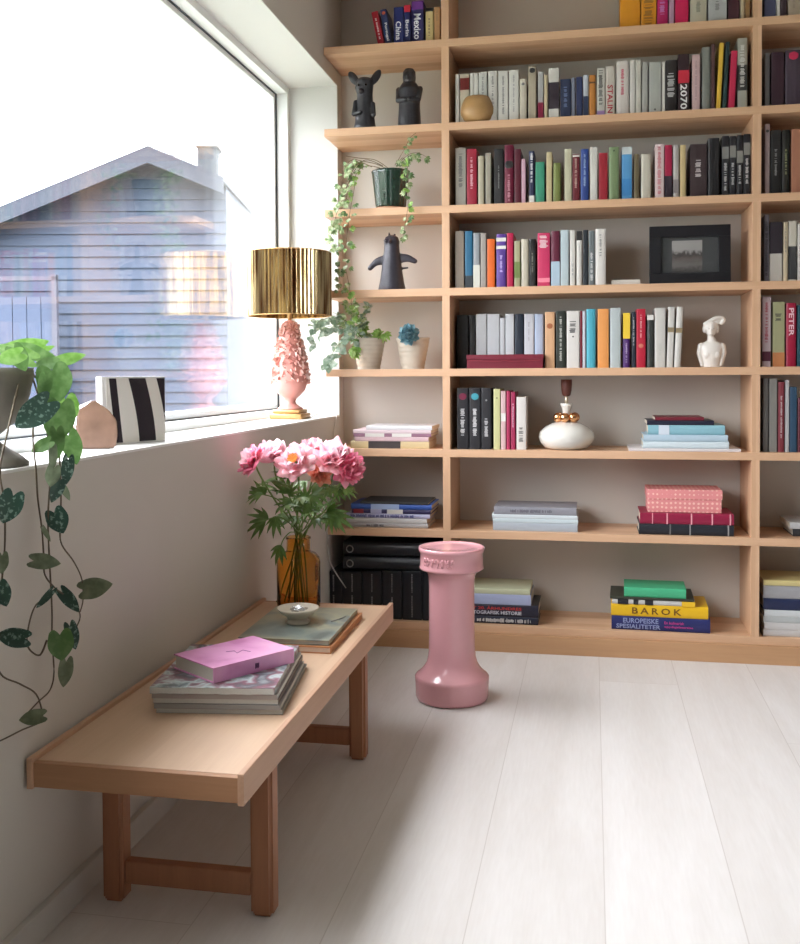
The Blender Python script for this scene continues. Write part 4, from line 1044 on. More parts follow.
bm = BM(); lathe(bm, [(.008, .30), (.008, zst-zc-.02)], (LX, LY, zc), 12); obj('stem', bm, GOLDB, g, True)
bm = BM(); R0 = .153; n = 60
for k in range(n):                         # vertical folded gold strips
    a0, a1 = 2*PI*k/n, 2*PI*(k+1)/n; am = (a0+a1)/2
    ri, ro = R0-.0045, R0+.0045
    q = [(ri*math.cos(a0), ri*math.sin(a0)), (ro*math.cos(am), ro*math.sin(am)), (ri*math.cos(a1), ri*math.sin(a1))]
    lo = [bm.verts.new((LX+x, LY+y, zsb)) for x, y in q]; hi = [bm.verts.new((LX+x, LY+y, zst)) for x, y in q]
    lo2 = [bm.verts.new((LX+x*.985, LY+y*.985, zsb)) for x, y in q]; hi2 = [bm.verts.new((LX+x*.985, LY+y*.985, zst)) for x, y in q]
    for i in (0, 1):
        bm.faces.new((lo[i], lo[i+1], hi[i+1], hi[i])); bm.faces.new((lo2[i+1], lo2[i], hi2[i], hi2[i+1]))
        bm.faces.new((lo[i+1], lo[i], lo2[i], lo2[i+1])); bm.faces.new((hi[i], hi[i+1], hi2[i+1], hi2[i]))
def gold():
    m, nt, b_ = nodes('antique_gold_strips'); L = nt.links.new; N = nt.nodes.new
    tc = N('ShaderNodeTexCoord'); mp = N('ShaderNodeMapping'); mp.inputs['Scale'].default_value = (60, 60, 4); L(tc.outputs['Object'], mp.inputs[0])
    n = N('ShaderNodeTexNoise'); n.inputs['Scale'].default_value = 1; n.inputs['Detail'].default_value = 3; L(mp.outputs[0], n.inputs['Vector'])
    cr = N('ShaderNodeValToRGB'); cr.color_ramp.elements[0].position = .35; cr.color_ramp.elements[1].position = .6
    cr.color_ramp.elements[0].color = (.24, .10, .035, 1); cr.color_ramp.elements[1].color = (.95, .76, .42, 1)
    L(n.outputs['Fac'], cr.inputs[0]); L(cr.outputs[0], b_.inputs['Base Color']); b_.inputs['Metallic'].default_value = .92; b_.inputs['Roughness'].default_value = .18
    bp = N('ShaderNodeBump'); bp.inputs['Strength'].default_value = .3; bp.inputs['Distance'].default_value = .002; L(n.outputs['Fac'], bp.inputs['Height']); L(bp.outputs[0], b_.inputs['Normal'])
    return m
shade = obj('lamp_shade', bm, gold(), g)
bm = BM()
for zz in (zsb, zst):
    pts = [(LX+R0*math.cos(2*PI*i/48), LY+R0*math.sin(2*PI*i/48), zz) for i in range(49)]; tube(bm, pts, .0022, 6)
for k in range(3):
    a = k*2*PI/3; tube(bm, [(LX, LY, zst-.02), (LX+R0*.97*math.cos(a), LY+R0*.97*math.sin(a), zst-.003)], .0015, 6)
obj('shade_ring', bm, GOLDB, shade, True)

# cord from the lamp along the wall corner
pts = [(LX+.07, LY+.02, ZS+.004), at(325, 411, 2, ZS+.004), at(333, 413, 2, ZS+.005), at(336.5, 415.5, 0, XL+.004), at(335, 425, 0, XL+.004), at(332.5, 445, 0, XL+.004), at(330, 480, 0, XL+.004), at(327.5, 520, 0, XL+.004), at(328, 552, 0, XL+.005), at(333, 568, 1, -.008), at(346, 588, 1, .0)]
bm = BM(); tube(bm, spline(pts, 6), .0022, 6)
tag(obj('power_cord', bm, mat((.55, .53, .5), .5, name='white_cord'), None, True), 'white cord running from the windowsill down past the black binders', 'cord')

# ================================================================== ART BLOCK, STONE ON THE SILL
A = Vector((-1.131, -1.545, ZS+.0003)); B = Vector((-1.052, -1.368, ZS+.0003))
ax = (B-A); w = ax.length; ang = math.atan2(ax.y, ax.x); h = .162
def block_mat():
    m, nt, b_ = nodes('black_wave_print'); L = nt.links.new; N = nt.nodes.new
    tc = N('ShaderNodeTexCoord'); sp = N('ShaderNodeSeparateXYZ'); L(tc.outputs['Object'], sp.inputs[0])
    def mm(op, a, b=None, c=None):
        x = N('ShaderNodeMath'); x.operation = op
        for i, v in enumerate((a, b, c)):
            if v is None: continue
            if isinstance(v, (int, float)): x.inputs[i].default_value = v
            else: L(v, x.inputs[i])
        return x.outputs[0]
    u = mm('DIVIDE', sp.outputs[0], w); v = mm('DIVIDE', sp.outputs[2], h)
    # slowly bending stripes: shift grows to the left towards the top
    sh = mm('MULTIPLY', mm('POWER', v, 1.6), .17)
    uu = mm('ADD', u, sh)
    def band(c0, wd): return mm('LESS_THAN', mm('ABSOLUTE', mm('SUBTRACT', uu, c0)), wd)
    s1 = mm('LESS_THAN', mm('ABSOLUTE', mm('SUBTRACT', mm('SUBTRACT', u, mm('MULTIPLY', mm('SUBTRACT', 1, v), .1)), .155)), .055)
    s2 = band(.70, .135); s3 = band(1.10, .085)
    f = mm('MAXIMUM', mm('MAXIMUM', s1, s2), s3)
    mx = N('ShaderNodeMix'); mx.data_type = 'RGBA'; mx.inputs[6].default_value = (.80, .76, .70, 1); mx.inputs[7].default_value = (.022, .014, .02, 1)
    L(f, mx.inputs[0]); L(mx.outputs[2], b_.inputs['Base Color']); b_.inputs['Roughness'].default_value = .15
    return m
g = thing('art_block', 'square white block with black wavy stripes on the windowsill', 'art block', A, (0, 0, ang), None, local=True)
bm = BM(); box(bm, 0, w, .0006, .022, 0, h, .001); obj('block', bm, mat((.82, .80, .78), .3, name='white_block'), g)
bm = BM(); box(bm, .012, w-.002, -.0006, .0005, .004, h-.004); obj('print', bm, block_mat(), g)

# polished stone
c = Vector((-1.095, -1.63, ZS)); sd = Vector((math.cos(.30), math.sin(.30), 0)); nv = Vector((sd.y, -sd.x, 0))
g = thing('stone', 'cut agate stone with polished tan face on the windowsill', 'stone', c)
out = [(-.045, 0), (.03, 0), (.041, .004), (.046, .03), (.044, .065), (.026, .088), (-.008, .112), (-.03, .095), (-.044, .088), (-.048, .05)]
bm = BM(); s_ = .98
f = [bm.verts.new(c+sd*(x*s_)+Vector((0, 0, z+.0004))+nv*.012) for x, z in out]
k_ = [bm.verts.new(c+sd*(x*.8-.05)+Vector((0, 0, z*.86+.0004))-nv*.055) for x, z in out]
bm.faces.new(f)
for i in range(len(f)):
    q = bm.faces.new((f[i], k_[i], k_[(i+1) % len(f)], f[(i+1) % len(f)])); q.material_index = 1
q = bm.faces.new(list(reversed(k_))); q.material_index = 1
bmesh.ops.recalc_face_normals(bm, faces=bm.faces)
bmesh.ops.bevel(bm, geom=list(bm.edges), offset=.003, segments=2, affect='EDGES')
AG = mat((.19, .11, .075), .3, var=.45, scale=26, name='agate_face'); CRY = mat((.78, .77, .78), .35, var=.15, scale=50, bump=.8, name='crystal_crust')
obj('rock', bm, [AG, CRY], g)

# ================================================================== POTHOS IN A STONE URN
UX, UY = -1.098, -2.068
g = thing('potted_pothos', 'trailing satin pothos in a grey stone urn on the windowsill', 'plant', (UX, UY, ZS))
STN = mat((.20, .18, .15), .75, var=.3, scale=25, bump=.4, name='grey_stoneware')
k = .93
bm = BM(); lathe(bm, [(r*k, z) for r, z in [(0, .0003), (.088, .0003), (.089, .006), (.075, .018), (.05, .032), (.034, .045), (.03, .054), (.04, .062), (.062, .078), (.08, .1), (.092, .13), (.1, .165), (.1, .18), (.094, .18), (.092, .165), (0, .16)]], (UX, UY, ZS), 48); obj('urn', bm, STN, g, True)
bm = BM(); box(bm, UX+.05, UX+.062, UY-.09, UY-.07, ZS+.155, ZS+.172, .002); obj('rim_chip', bm, mat((.02, .015, .012), .8), g)
bm = BM(); lathe(bm, [(0, .172), (.084, .166)], (UX, UY, ZS), 24, cap=False); obj('soil', bm, mat((.04, .025, .015), .95, bump=.5), g)
PDK = leaf_mat('dark_spotted_leaf', (.022, .060, .040), (.17, .26, .21), 150, .56, .66, .4, .12)
PMD = leaf_mat('mid_green_leaf', (.08, .17, .045), (.15, .26, .09), 60, .4, .7, .45, .4)
PGY = leaf_mat('grey_green_back', (.12, .155, .09), (.20, .24, .15), 60, .4, .7, .55, .35)
PLT = leaf_mat('light_green_leaf', (.10, .22, .035), (.20, .35, .10), 60, .4, .7, .35, .45)
VM = mat((.10, .075, .045), .6, name='vine_stem')
XV = XL+.035
vines = [  # picture polylines hanging close to the wall
 [(36, 372), (40, 395), (33, 430), (36, 470), (38, 500), (42, 530), (44, 560), (45, 575), (55, 588), (68, 598), (80, 614), (76, 628), (71, 636)],
 [(33, 374), (50, 400), (58, 430), (60, 470), (61, 500), (60, 530), (62, 545), (74, 562), (82, 580), (83, 600), (80, 612)],
 [(30, 370), (45, 420), (50, 470), (48, 520), (50, 570), (52, 610), (52, 640), (54, 672), (50, 690), (38, 702), (25, 716)],
 [(20, 378), (8, 430), (0, 470), (4, 500), (5, 540), (2, 580), (-4, 640), (0, 673), (20, 684), (36, 694), (42, 712), (40, 722), (22, 730), (2, 740), (-12, 745)],
 [(47, 640), (40, 655), (30, 650), (27, 640), (30, 620), (36, 605), (46, 598)],
]
vo = []
for i, v in enumerate(vines):
    pts = []
    for j, (x, y) in enumerate(v):
        X_ = XV+.012*math.sin(i*2+j) if (y > 470 or i == 4) else XL+.035-.05*max(0, (430-y)/60) if y < 430 else XV
        pts.append(at(x, y, 0, min(max(X_, XL-.03 if y < 440 else XL+.006), XL+.06)))
    bm = BM(); tube(bm, spline(pts, 5), .0019, 6, .0013); vo.append(obj('vine', bm, VM, g, True))
# leaves: centre x, y, length px, direction angle (deg, 0 = right, 90 = down), width ratio, material, X plane offset, turn
PL = [
 (12, 352, 46, 200, .42, PLT, -.06, .6), (30, 346, 44, -12, .45, PLT, -.09, .8), (50, 360, 20, 20, .7, PMD, -.05, .5), (35, 353, 34, 10, .5, PMD, -.04, .7), (8, 358, 30, 160, .6, PLT, -.02, .5), (20, 360, 26, 60, .7, PMD, -.02, .5),
 (44, 364, 24, 175, .5, PMD, -.02, .5), (72, 358, 32, -14, .4, PLT, .0, .6), (38, 352, 40, -20, .3, PLT, -.1, .5),
 (56, 386, 34, 75, .95, PMD, .01, .2), (44, 388, 24, 100, .6, PMD, .0, .6), (31, 416, 44, 140, .62, PDK, .0, .4), (68, 412, 30, 80, .8, PLT, .01, .3), (58, 425, 40, 95, .75, PMD, .02, .3),
 (57, 446, 30, 88, .5, PMD, .02, .5), (73, 450, 32, 72, .62, PMD, .03, .4), (40, 447, 22, 150, .55, PMD, .01, .5), (53, 460, 24, 90, .35, PGY, .03, .6), (52, 478, 20, 100, .7, PGY, .03, .4),
 (67, 473, 28, 95, .45, PDK, .03, .6), (56, 492, 26, 110, .5, PDK, .03, .5), (59, 523, 24, 65, .85, PDK, .02, .3), (8, 510, 32, 110, .72, PDK, .03, .2), (47, 562, 28, 5, .55, PGY, .02, .6),
 (2, 565, 20, 90, .6, PGY, .01, .4), (3, 596, 24, 70, .7, PDK, .03, .3), (98, 587, 30, -12, .65, PGY, .02, .4), (71, 602, 28, 48, .45, PDK, .02, .5), (44, 600, 26, 130, .28, PDK, .02, .6),
 (10, 637, 32, 185, .58, PDK, .03, .3), (61, 648, 28, 85, .85, PMD, .02, .2), (73, 638, 26, 75, .5, PDK, .02, .4), (65, 675, 28, 95, .5, PGY, .02, .4), (30, 718, 26, 170, .55, PGY, .03, .6),
 (66, 493, 18, 60, .4, PGY, .03, .5), (47, 535, 16, 60, .3, PGY, .02, .5),
]
rnd = random.Random(4)
for (x, y, l, ang, wr, m_, dx, turn) in PL:
    l *= .86 if m_ is PLT else .95
    a_ = math.radians(ang); X_ = XL+.038+dx
    if y > 440: X_ = max(X_, XL+.035)
    dxp, dyp = math.cos(a_)*l/2, math.sin(a_)*l/2
    b0 = at(x-dxp, y-dyp, 0, X_); b1 = at(x+dxp, y+dyp, 0, X_)
    d = (b1-b0)
    # the wall plane is seen obliquely: build the blade turned partly towards the viewer
    vp = -(ray(x, y).normalized())
    q0 = EYEP+ray(x-dxp, y-dyp)*((b0+b1)*.5-EYEP).dot(FW); q1 = EYEP+ray(x+dxp, y+dyp)*((b0+b1)*.5-EYEP).dot(FW)
    dd = q1-q0
    # keep clear of the wall
    n = (vp*1.0+Vector((turn*.8, 0, rnd.uniform(-.3, .3)))).normalized()
    bm = BM(); leaf_patch(bm, q0, dd, n, dd.length, dd.length*wr*1.15, 'heart', .18, .10, 0, 8, 11)
    mn = min(v.co.x for v in bm.verts)
    if y > 436 and mn < XL+.004: bmesh.ops.translate(bm, verts=bm.verts, vec=(XL+.004-mn, 0, 0))
    elif mn < -1.2: bmesh.ops.translate(bm, verts=bm.verts, vec=(-1.2-mn, 0, 0))
    obj('leaf', bm, m_, g, True)

# ================================================================== BENCH
bx1, bx2, by1, by2, bz, bt = -1.0025, -.5902, -2.0926, -.7786, .3512, .0563
g = thing('bench', 'low light oak bench with raised side rails along the window wall', 'bench', ((bx1+bx2)/2, (by1+by2)/2, 0))
rt_ = .012
bm = BM(); box(bm, bx1+rt_, bx2-rt_, by1+.0185, by2-.0185, bz-.030, bz-.008, .0005); obj('bench_top', bm, OAK_TOP, g)
for xa in (bx1, bx2-rt_):
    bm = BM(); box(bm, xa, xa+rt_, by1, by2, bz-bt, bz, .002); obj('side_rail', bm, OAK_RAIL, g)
for ya in (by1+.004, by2-.018):
    bm = BM(); box(bm, bx1+rt_+.0001, bx2-rt_-.0001, ya, ya+.014, bz-bt+.003, bz-.0085, .001); obj('end_apron', bm, OAK_END, g)
def leg(x0, x1, y0, y1, flare):
    bm = BM(); vs = box(bm, x0, x1, y0, y1, .0005, bz-.031)
    for v in vs:
        if v.co.z > .2: v.co.x += flare; 
        if v.co.z > .2 and ((v.co.x > (x0+x1)/2+flare) != (flare > 0)): v.co.x += (.008 if flare <= 0 else -.008)*0
    bmesh.ops.bevel(bm, geom=list(bm.edges), offset=.007, segments=3, affect='EDGES')
    return bm
for (yy) in (-1.915, -1.125):
    for (x0, x1) in ((-.952, -.908), (-.645, -.600)):
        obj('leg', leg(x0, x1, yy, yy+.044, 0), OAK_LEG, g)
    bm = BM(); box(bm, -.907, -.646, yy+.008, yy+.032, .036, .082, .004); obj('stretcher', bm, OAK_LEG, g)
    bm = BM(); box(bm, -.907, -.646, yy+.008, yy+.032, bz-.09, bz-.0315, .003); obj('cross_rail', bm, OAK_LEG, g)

# ---- things on the bench
zt0 = bz-.008+.0005
def lying(kind, label, corner_l, corner_r, depth, z, th, m, group, pages=True, cat=None, hard=True, spine_side='left', covm=None, **op):
    """front edge from corner_l to corner_r (xy), extends `depth` away"""
    a, b = Vector(corner_l), Vector(corner_r); ax = b-a; ang = math.atan2(ax.y, ax.x); w = ax.length
    g = thing(kind, label, cat or kind, (a.x, a.y, z), (0, 0, ang), group, local=True)
    t = min(.0022 if hard else .0005, th*.2); ov = .003 if hard else .0003
    bm = BM()
    box(bm, 0, w, 0, depth, 0, t); box(bm, 0, w, 0, depth, th-t, th)
    if spine_side == 'left': box(bm, 0, t, 0, depth, t, th-t)
    elif spine_side == 'right': box(bm, w-t, w, 0, depth, t, th-t)
    elif spine_side == 'front': box(bm, 0, w, 0, t, t, th-t)
    obj('cover', bm, covm or m, g)
    bm = BM(); x0 = t+.0001 if spine_side == 'left' else ov; x1 = w-t-.0001 if spine_side == 'right' else w-ov
    box(bm, x0, x1, (t+.0001 if spine_side == 'front' else ov), depth-ov, t+.0001, th-t-.0001)
    obj('page_block', bm, op.get('page') or PAGE, g)
    return g, w
def art_cover(name, cols, scale=14, seed=0):
    m, nt, b_ = nodes(name); L = nt.links.new; N = nt.nodes.new
    tc = N('ShaderNodeTexCoord'); v = N('ShaderNodeTexNoise'); v.inputs['Scale'].default_value = scale; v.inputs['Detail'].default_value = 3; v.inputs['Distortion'].default_value = .5
    mp = N('ShaderNodeMapping'); mp.inputs['Location'].default_value = (seed, seed, 0); L(tc.outputs['Object'], mp.inputs[0]); L(mp.outputs[0], v.inputs['Vector'])
    cr = N('ShaderNodeValToRGB'); e = cr.color_ramp.elements; n = len(cols)
    e[0].position = .3; e[0].color = (*cols[0], 1); e[1].position = .7; e[1].color = (*cols[-1], 1)
    for i, c_ in enumerate(cols[1:-1]): q = e.new(.3+.4*(i+1)/(n-1)); q.color = (*c_, 1)
    L(v.outputs['Fac'], cr.inputs[0]); L(cr.outputs[0], b_.inputs['Base Color']); b_.inputs['Roughness'].default_value = .3
    return m
WPAGE = mat((.60, .62, .60), .8, var=.1, scale=300, name='magazine_pages')
magc = [srgb(120, 125, 120), srgb(150, 150, 150), srgb(70, 70, 75), srgb(170, 165, 165), srgb(90, 90, 95)]
z = zt0; rnd = random.Random(2)
mags = [('grey magazine, lowest in the stack under the pink book', .0105, .008, .008), ('dark edged magazine, second from bottom under the pink book', .010, .005, .002), ('pale magazine, third from bottom under the pink book', .011, .0, .004), ('grey magazine, second from top under the pink book', .0102, -.001, .0), ('colourful photo magazine directly under the pink book', .0135, -.006, -.004)]
for i, (lab, th, ox, oy) in enumerate(mags):
    cm = art_cover('magazine_cover', [srgb(45, 50, 55), srgb(110, 125, 130), srgb(190, 205, 205), srgb(135, 85, 100), srgb(85, 90, 95), srgb(150, 160, 165)], 16, 3) if i == 4 else mat(magc[i], .35, name='magazine_cover')
    lying('magazine', lab, (-.889+ox*.6, -1.812+oy), (-.631+ox, -1.777+oy), .325-.008*(i % 2), z, th, cm, 'magazines under the pink book', hard=False, spine_side='front' if i % 2 else 'right', page=WPAGE)
    z += th+.0004
zm = z
# pink book: corners measured on its top face
P0, P1, P2 = Vector((-.896, -1.686)), Vector((-.771, -1.772)), Vector((-.671, -1.585))
PKC = art_cover('pink_marbled_cover', [srgb(205, 125, 180), srgb(230, 160, 208), srgb(240, 182, 218)], 9, 1)
# frame: front edge from P0 to P1 shows the pages, the right side P1-P2 is the spine
dpt = (P2-P1).length
gk, w = lying('book', 'thick pink book lying askew on top of the magazines', P0, P1, dpt, zm, .032, PKC, None, hard=True, spine_side='right', page=mat((.60, .58, .50), .8, var=.1, scale=300, name='book_pages'))
bm = BM()
for k in range(9): box(bm, w-.0001, w+.0004, dpt*.5+.0012*k, dpt*.5+.0012*k+.0008, .008+(k % 3)*.001, .020)
obj('spine_lettering', bm, mat(srgb(90, 35, 90), .5), gk)
rr = random.Random(5)
bm = BM()
tube(bm, [(w*.45, dpt*.42, .0322), (w*.5, dpt*.5, .0322), (w*.62, dpt*.47, .0322), (w*.55, dpt*.58, .0322), (w*.7, dpt*.6, .0322)], .0007, 4)
obj('cover_drawing', bm, mat(srgb(120, 40, 120), .5), gk)

# far pair of art books with the bowl
lying('book', 'tan bound art book under the grey green one on the bench', (-.870, -1.325), (-.640, -1.322), .365, zt0, .017, mat(srgb(190, 130, 85), .5, name='tan_boards'), None, hard=True, spine_side='right', page=mat((.68, .56, .47), .8, var=.05, scale=200, name='warm_pages'))
GC = art_cover('landscape_cover', [srgb(95, 105, 100), srgb(130, 140, 135), srgb(165, 165, 140), srgb(120, 130, 128)], 7, 2)
lying('book', 'grey green art book carrying the small ceramic bowl', (-.885, -1.318), (-.648, -1.312), .345, zt0+.0176, .0125, GC, None, hard=True, spine_side='right', page=mat((.5, .48, .42), .8, name='grey_beige_pages'))  # page edges in a plain grey-beige, duller than the book below
zb_ = zt0+.0176+.0125+.0004
# bowl on a small foot
bc_ = at(298, 627, 2, zb_); BX, BY = bc_.x, bc_.y-.0
bc_ = at(298, 622.5, 2, zb_); BX, BY = bc_.x, bc_.y
g = thing('bowl', 'small footed cream ceramic bowl on the grey green art book', 'bowl', (BX, BY, zb_))
bm = BM(); lathe(bm, [(r*.98, z) for r, z in [(0, 0), (.032, 0), (.033, .004), (.026, .010), (.03, .017), (.048, .028), (.057, .037), (.058, .041), (.055, .041), (.044, .032), (.02, .024), (0, .022)]], (BX, BY, zb_), 48)
obj('bowl_body', bm, mat((.56, .50, .40), .35, var=.08, scale=40, name='speckled_cream_glaze'), g, True)
bm = BM()
for k in range(9):
    a = k*.8; box(bm, BX+.02*math.cos(a)*(.4+.08*k)-.006, BX+.02*math.cos(a)*(.4+.08*k)+.006, BY+.02*math.sin(a)*(.4+.08*k)-.005, BY+.02*math.sin(a)*(.4+.08*k)+.005, zb_+.034+.001*(k % 3), zb_+.038+.001*(k % 3), .001, rot=Matrix.Rotation(.4*k, 3, 'X') @ Matrix.Rotation(k, 3, 'Z'))
tag(obj('foil_sweets', bm, mat((.6, .62, .64), .25, metal=.8, name='silver_foil'), None), 'heap of crumpled silver foil sweets inside the ceramic bowl', 'sweets')['kind'] = 'stuff'
bm = BM(); tube(bm, spline([(-.69, -1.13, zb_+.002), (-.675, -1.10, zb_+.002), (-.665, -1.07, zb_+.002)]), .0012, 6)
tag(obj('paper_clip', bm, mat((.3, .3, .3), .4, metal=.5), None), 'small grey pin lying on the art book right of the bowl', 'pin')

# ================================================================== AMBER BOTTLE AND PEONIES
VX, VY = -.862, -.86
AMB = bpy.data.materials.new('amber_glass'); AMB.use_nodes = True
b_ = AMB.node_tree.nodes['Principled BSDF']; b_.inputs['Base Color'].default_value = (.955, .63, .23, 1); b_.inputs['Transmission Weight'].default_value = 1; b_.inputs['Roughness'].default_value = .02; b_.inputs['IOR'].default_value = 1.3
g = thing('bottle_vase', 'amber glass apothecary bottle holding the peonies on the bench', 'vase', (VX, VY, zt0))
k = .93
po = [(0, 0), (.063, 0), (.069, .006), (.07, .02), (.07, .137), (.067, .152), (.056, .164), (.041, .170), (.038, .176), (.037, .205), (.040, .208), (.040, .213), (.036, .214)]
pi_ = [(.034, .212), (.034, .176), (.05, .160), (.063, .150), (.0655, .137), (.0655, .012), (.06, .006), (0, .006)]
bm = BM(); lathe(bm, [(r*k, z) for r, z in po+pi_], (VX, VY, zt0), 56, cap=False); obj('glass_body', bm, AMB, g, True)

OUTP = leaf_mat('outer_petals', (.84, .19, .33), (.92, .42, .52), 35, .35, .65, .55, .35)
INP = leaf_mat('inner_petals', (.92, .42, .50), (.95, .66, .68), 35, .35, .65, .55, .35)
PALE = leaf_mat('pale_petals', (.92, .60, .68), (.95, .82, .85), 35, .35, .65, .55, .35)
CORAL = leaf_mat('coral_petals', (.86, .32, .22), (.88, .50, .36), 35, .35, .65, .55, .35)
def petal(bm, c, axis, ang, r0, lift0, lift1, L_, W, cup, rnd, mi):
    """starts near the axis, bends from direction lift0 to lift1 (angles from the axis)"""
    ax = Vector(axis).normalized(); u = ax.orthogonal().normalized(); v = ax.cross(u)
    rad = u*math.cos(ang)+v*math.sin(ang); tan = ax.cross(rad)
    p = Vector(c)+rad*r0; rows = []; n = 6
    ph = rnd.uniform(0, 6)
    for j in range(n+1):
        t = j/n; th = lift0+(lift1-lift0)*t
        d = ax*math.cos(th)+rad*math.sin(th); nn = -ax*math.sin(th)+rad*math.cos(th)
        if j: p = p+d*(L_/n)
        w = W*(math.sin(PI*(.08+.74*t)**.85))**.5*(1 if t < .95 else .85)
        rw = []
        for i in range(-3, 4):
            q = i/3
            ruf = .045*L_*t*t*math.sin(q*4+ph)
            rw.append(bm.verts.new(p+tan*(q*w/2)-nn*(cup*q*q*w)+d*(-.26*L_*q*q*t+ruf*.5)+nn*ruf*.5))
        rows.append(rw)
    for a, b in zip(rows, rows[1:]):
        for i in range(6):
            f = bm.faces.new((a[i], a[i+1], b[i+1], b[i])); f.material_index = mi; f.smooth = True
def pleaf(bm, base, d, nrm, L_):
    """peony leaf: a few long pointed leaflets"""
    d = Vector(d).normalized(); sd = d.cross(Vector(nrm)).normalized()
    for q, l in ((-1.0, .7), (-.42, .9), (0.05, 1.), (.5, .9), (1.1, .7)):
        leaf_patch(bm, base, d+sd*q, nrm, L_*l, L_*l*.2, 'lance', .25, .22, 0, 2, 6)
LEAFP = leaf_mat('peony_leaf', (.09, .19, .045), (.19, .33, .09), 30, .35, .65, .4, .3)
def peony(px, py, Y, R, axis, label, mats, seed, open_=1., center=None):
    rnd = random.Random(seed)
    c = at(px, py, 1, Y); ax = Vector(axis).normalized()
    g = thing('peony', label, 'flower', (c.x, c.y, c.z), (0, 0, 0), 'cut pink peonies in the amber bottle')
    base = c-ax*R*.45
    bm = BM()
    for (n, r0, l0, l1, L_, W, cup, mi) in ((7, .12, 1.25, 1.75*open_, 1.15, 1.0, -.22, 0), (8, .1, .95, 1.35*open_, 1.1, .9, -.28, 0), (9, .08, .7, .9*open_, 1.05, .75, -.3, 0)):
        for k in range(n):
            petal(bm, base, ax, 2*PI*k/n+rnd.uniform(-.25, .25), r0*R, l0+rnd.uniform(-.1, .1), l1+rnd.uniform(-.25, .25), L_*R*rnd.uniform(.85, 1.08), W*R, cup, rnd, 0)
    obj('outer_petals', bm, mats[0], g, True)
    bm = BM()
    for (n, r0, l0, l1, L_, W, cup) in ((9, .1, .5, .5, 1.0, .82, -.3), (8, .07, .38, .05, .95, .72, -.32), (7, .05, .25, -.5, .85, .6, -.35)):
        if center and n < 9: continue
        for k in range(n):
            petal(bm, base, ax, 2*PI*k/n+rnd.uniform(-.3, .3), r0*R, l0+rnd.uniform(-.15, .15), l1+rnd.uniform(-.3, .3), L_*R*rnd.uniform(.85, 1.1), W*R, cup, rnd, 0)
    obj('inner_petals', bm, mats[1], g, True)
    if center:
        bm = BM()
        for k in range(60):
            a = k*2.4; rr = R*.3*math.sqrt(k/60); u = ax.orthogonal().normalized(); v = ax.cross(u)
            p0 = base+ax*R*.25; p1 = p0+ax*R*.32+(u*math.cos(a)+v*math.sin(a))*rr
            tube(bm, [p0, p1], .0008, 4); ball(bm, p1, .002, 1)
        o = obj('stamens', bm, mat(srgb(225, 140, 60), .6, name='orange_stamens'), g, True)
    bm = BM()
    for k in range(5): leaf_patch(bm, base-ax*.002, Matrix.Rotation(2*PI*k/5, 3, ax) @ (ax.orthogonal().normalized()+ax*.15), ax, R*.6, R*.25, 'lance', .2, -.1, 0, 2, 4)
    obj('sepals', bm, LEAFP, g, True)
    # stem into the bottle
    neck = Vector((VX+rnd.uniform(-.014, .014), VY+rnd.uniform(-.014, .014), zt0+.205)); foot = Vector((VX-(c.x-VX)*.35+rnd.uniform(-.01, .01), VY+rnd.uniform(-.03, .03), zt0+.012))
    pts = spline([base, base-ax*R*.4+Vector((0, 0, -.03)), (base+neck)/2+Vector(((base.x-neck.x)*.12, 0, .0)), neck, foot], 6)
    bm = BM(); tube(bm, pts, .0026, 8); st = obj('stem', bm, GSTEM, g, True)
    bm = BM()
    for k in range(4):
        t = .42+.13*k+rnd.uniform(-.03, .03); i = int(t*len(pts)*.78); p = pts[i]
        if p.z < zt0+.235: p = Vector((neck.x, neck.y, zt0+.235+.012*k))
        a = k*2.2+seed; d = Vector((math.cos(a), math.sin(a)*.8-.15, rnd.uniform(-.3, .7))).normalized()
        L_ = rnd.uniform(.05, .08)
        tube(bm, [p, p+d*.02], .0012, 5)
        pleaf(bm, p+d*.02, d+Vector((0, 0, -.15)), Vector((0, -.5, 1)), L_)
    for v in bm.verts:
        if v.co.x < XL+.006: v.co.x = XL+.006
    obj('foliage', bm, LEAFP, st, True)
    return g
peony(248, 458, -1.06, .046, (-.75, -.35, .5), 'leftmost peony, half-open, pale with hot pink underside', (OUTP, PALE), 1, 1.0)
peony(273, 449, -.97, .054, (-.1, -.15, 1), 'pale pink peony at upper left behind the open one', (PALE, PALE), 2, .9)
peony(293, 459, -1.03, .052, (-.1, -.85, .5), 'large open front peony with orange centre', (INP, PALE), 3, 1.0, True)
peony(314, 447, -.86, .052, (0, .1, 1), 'pale pink peony at the back centre', (PALE, INP), 4, .9)
peony(334, 452, -.93, .064, (.2, -.4, .9), 'large full pink peony at upper right of the bunch', (INP, PALE), 5, 1.0)
peony(352, 468, -.93, .050, (.75, -.45, .15), 'deep pink drooping peony at far right of the bunch', (OUTP, OUTP), 6, 1.0)
peony(320, 475, -.95, .032, (.15, -.8, -.1), 'small coral peony tucked beneath the large ones', (CORAL, CORAL), 7, .9)
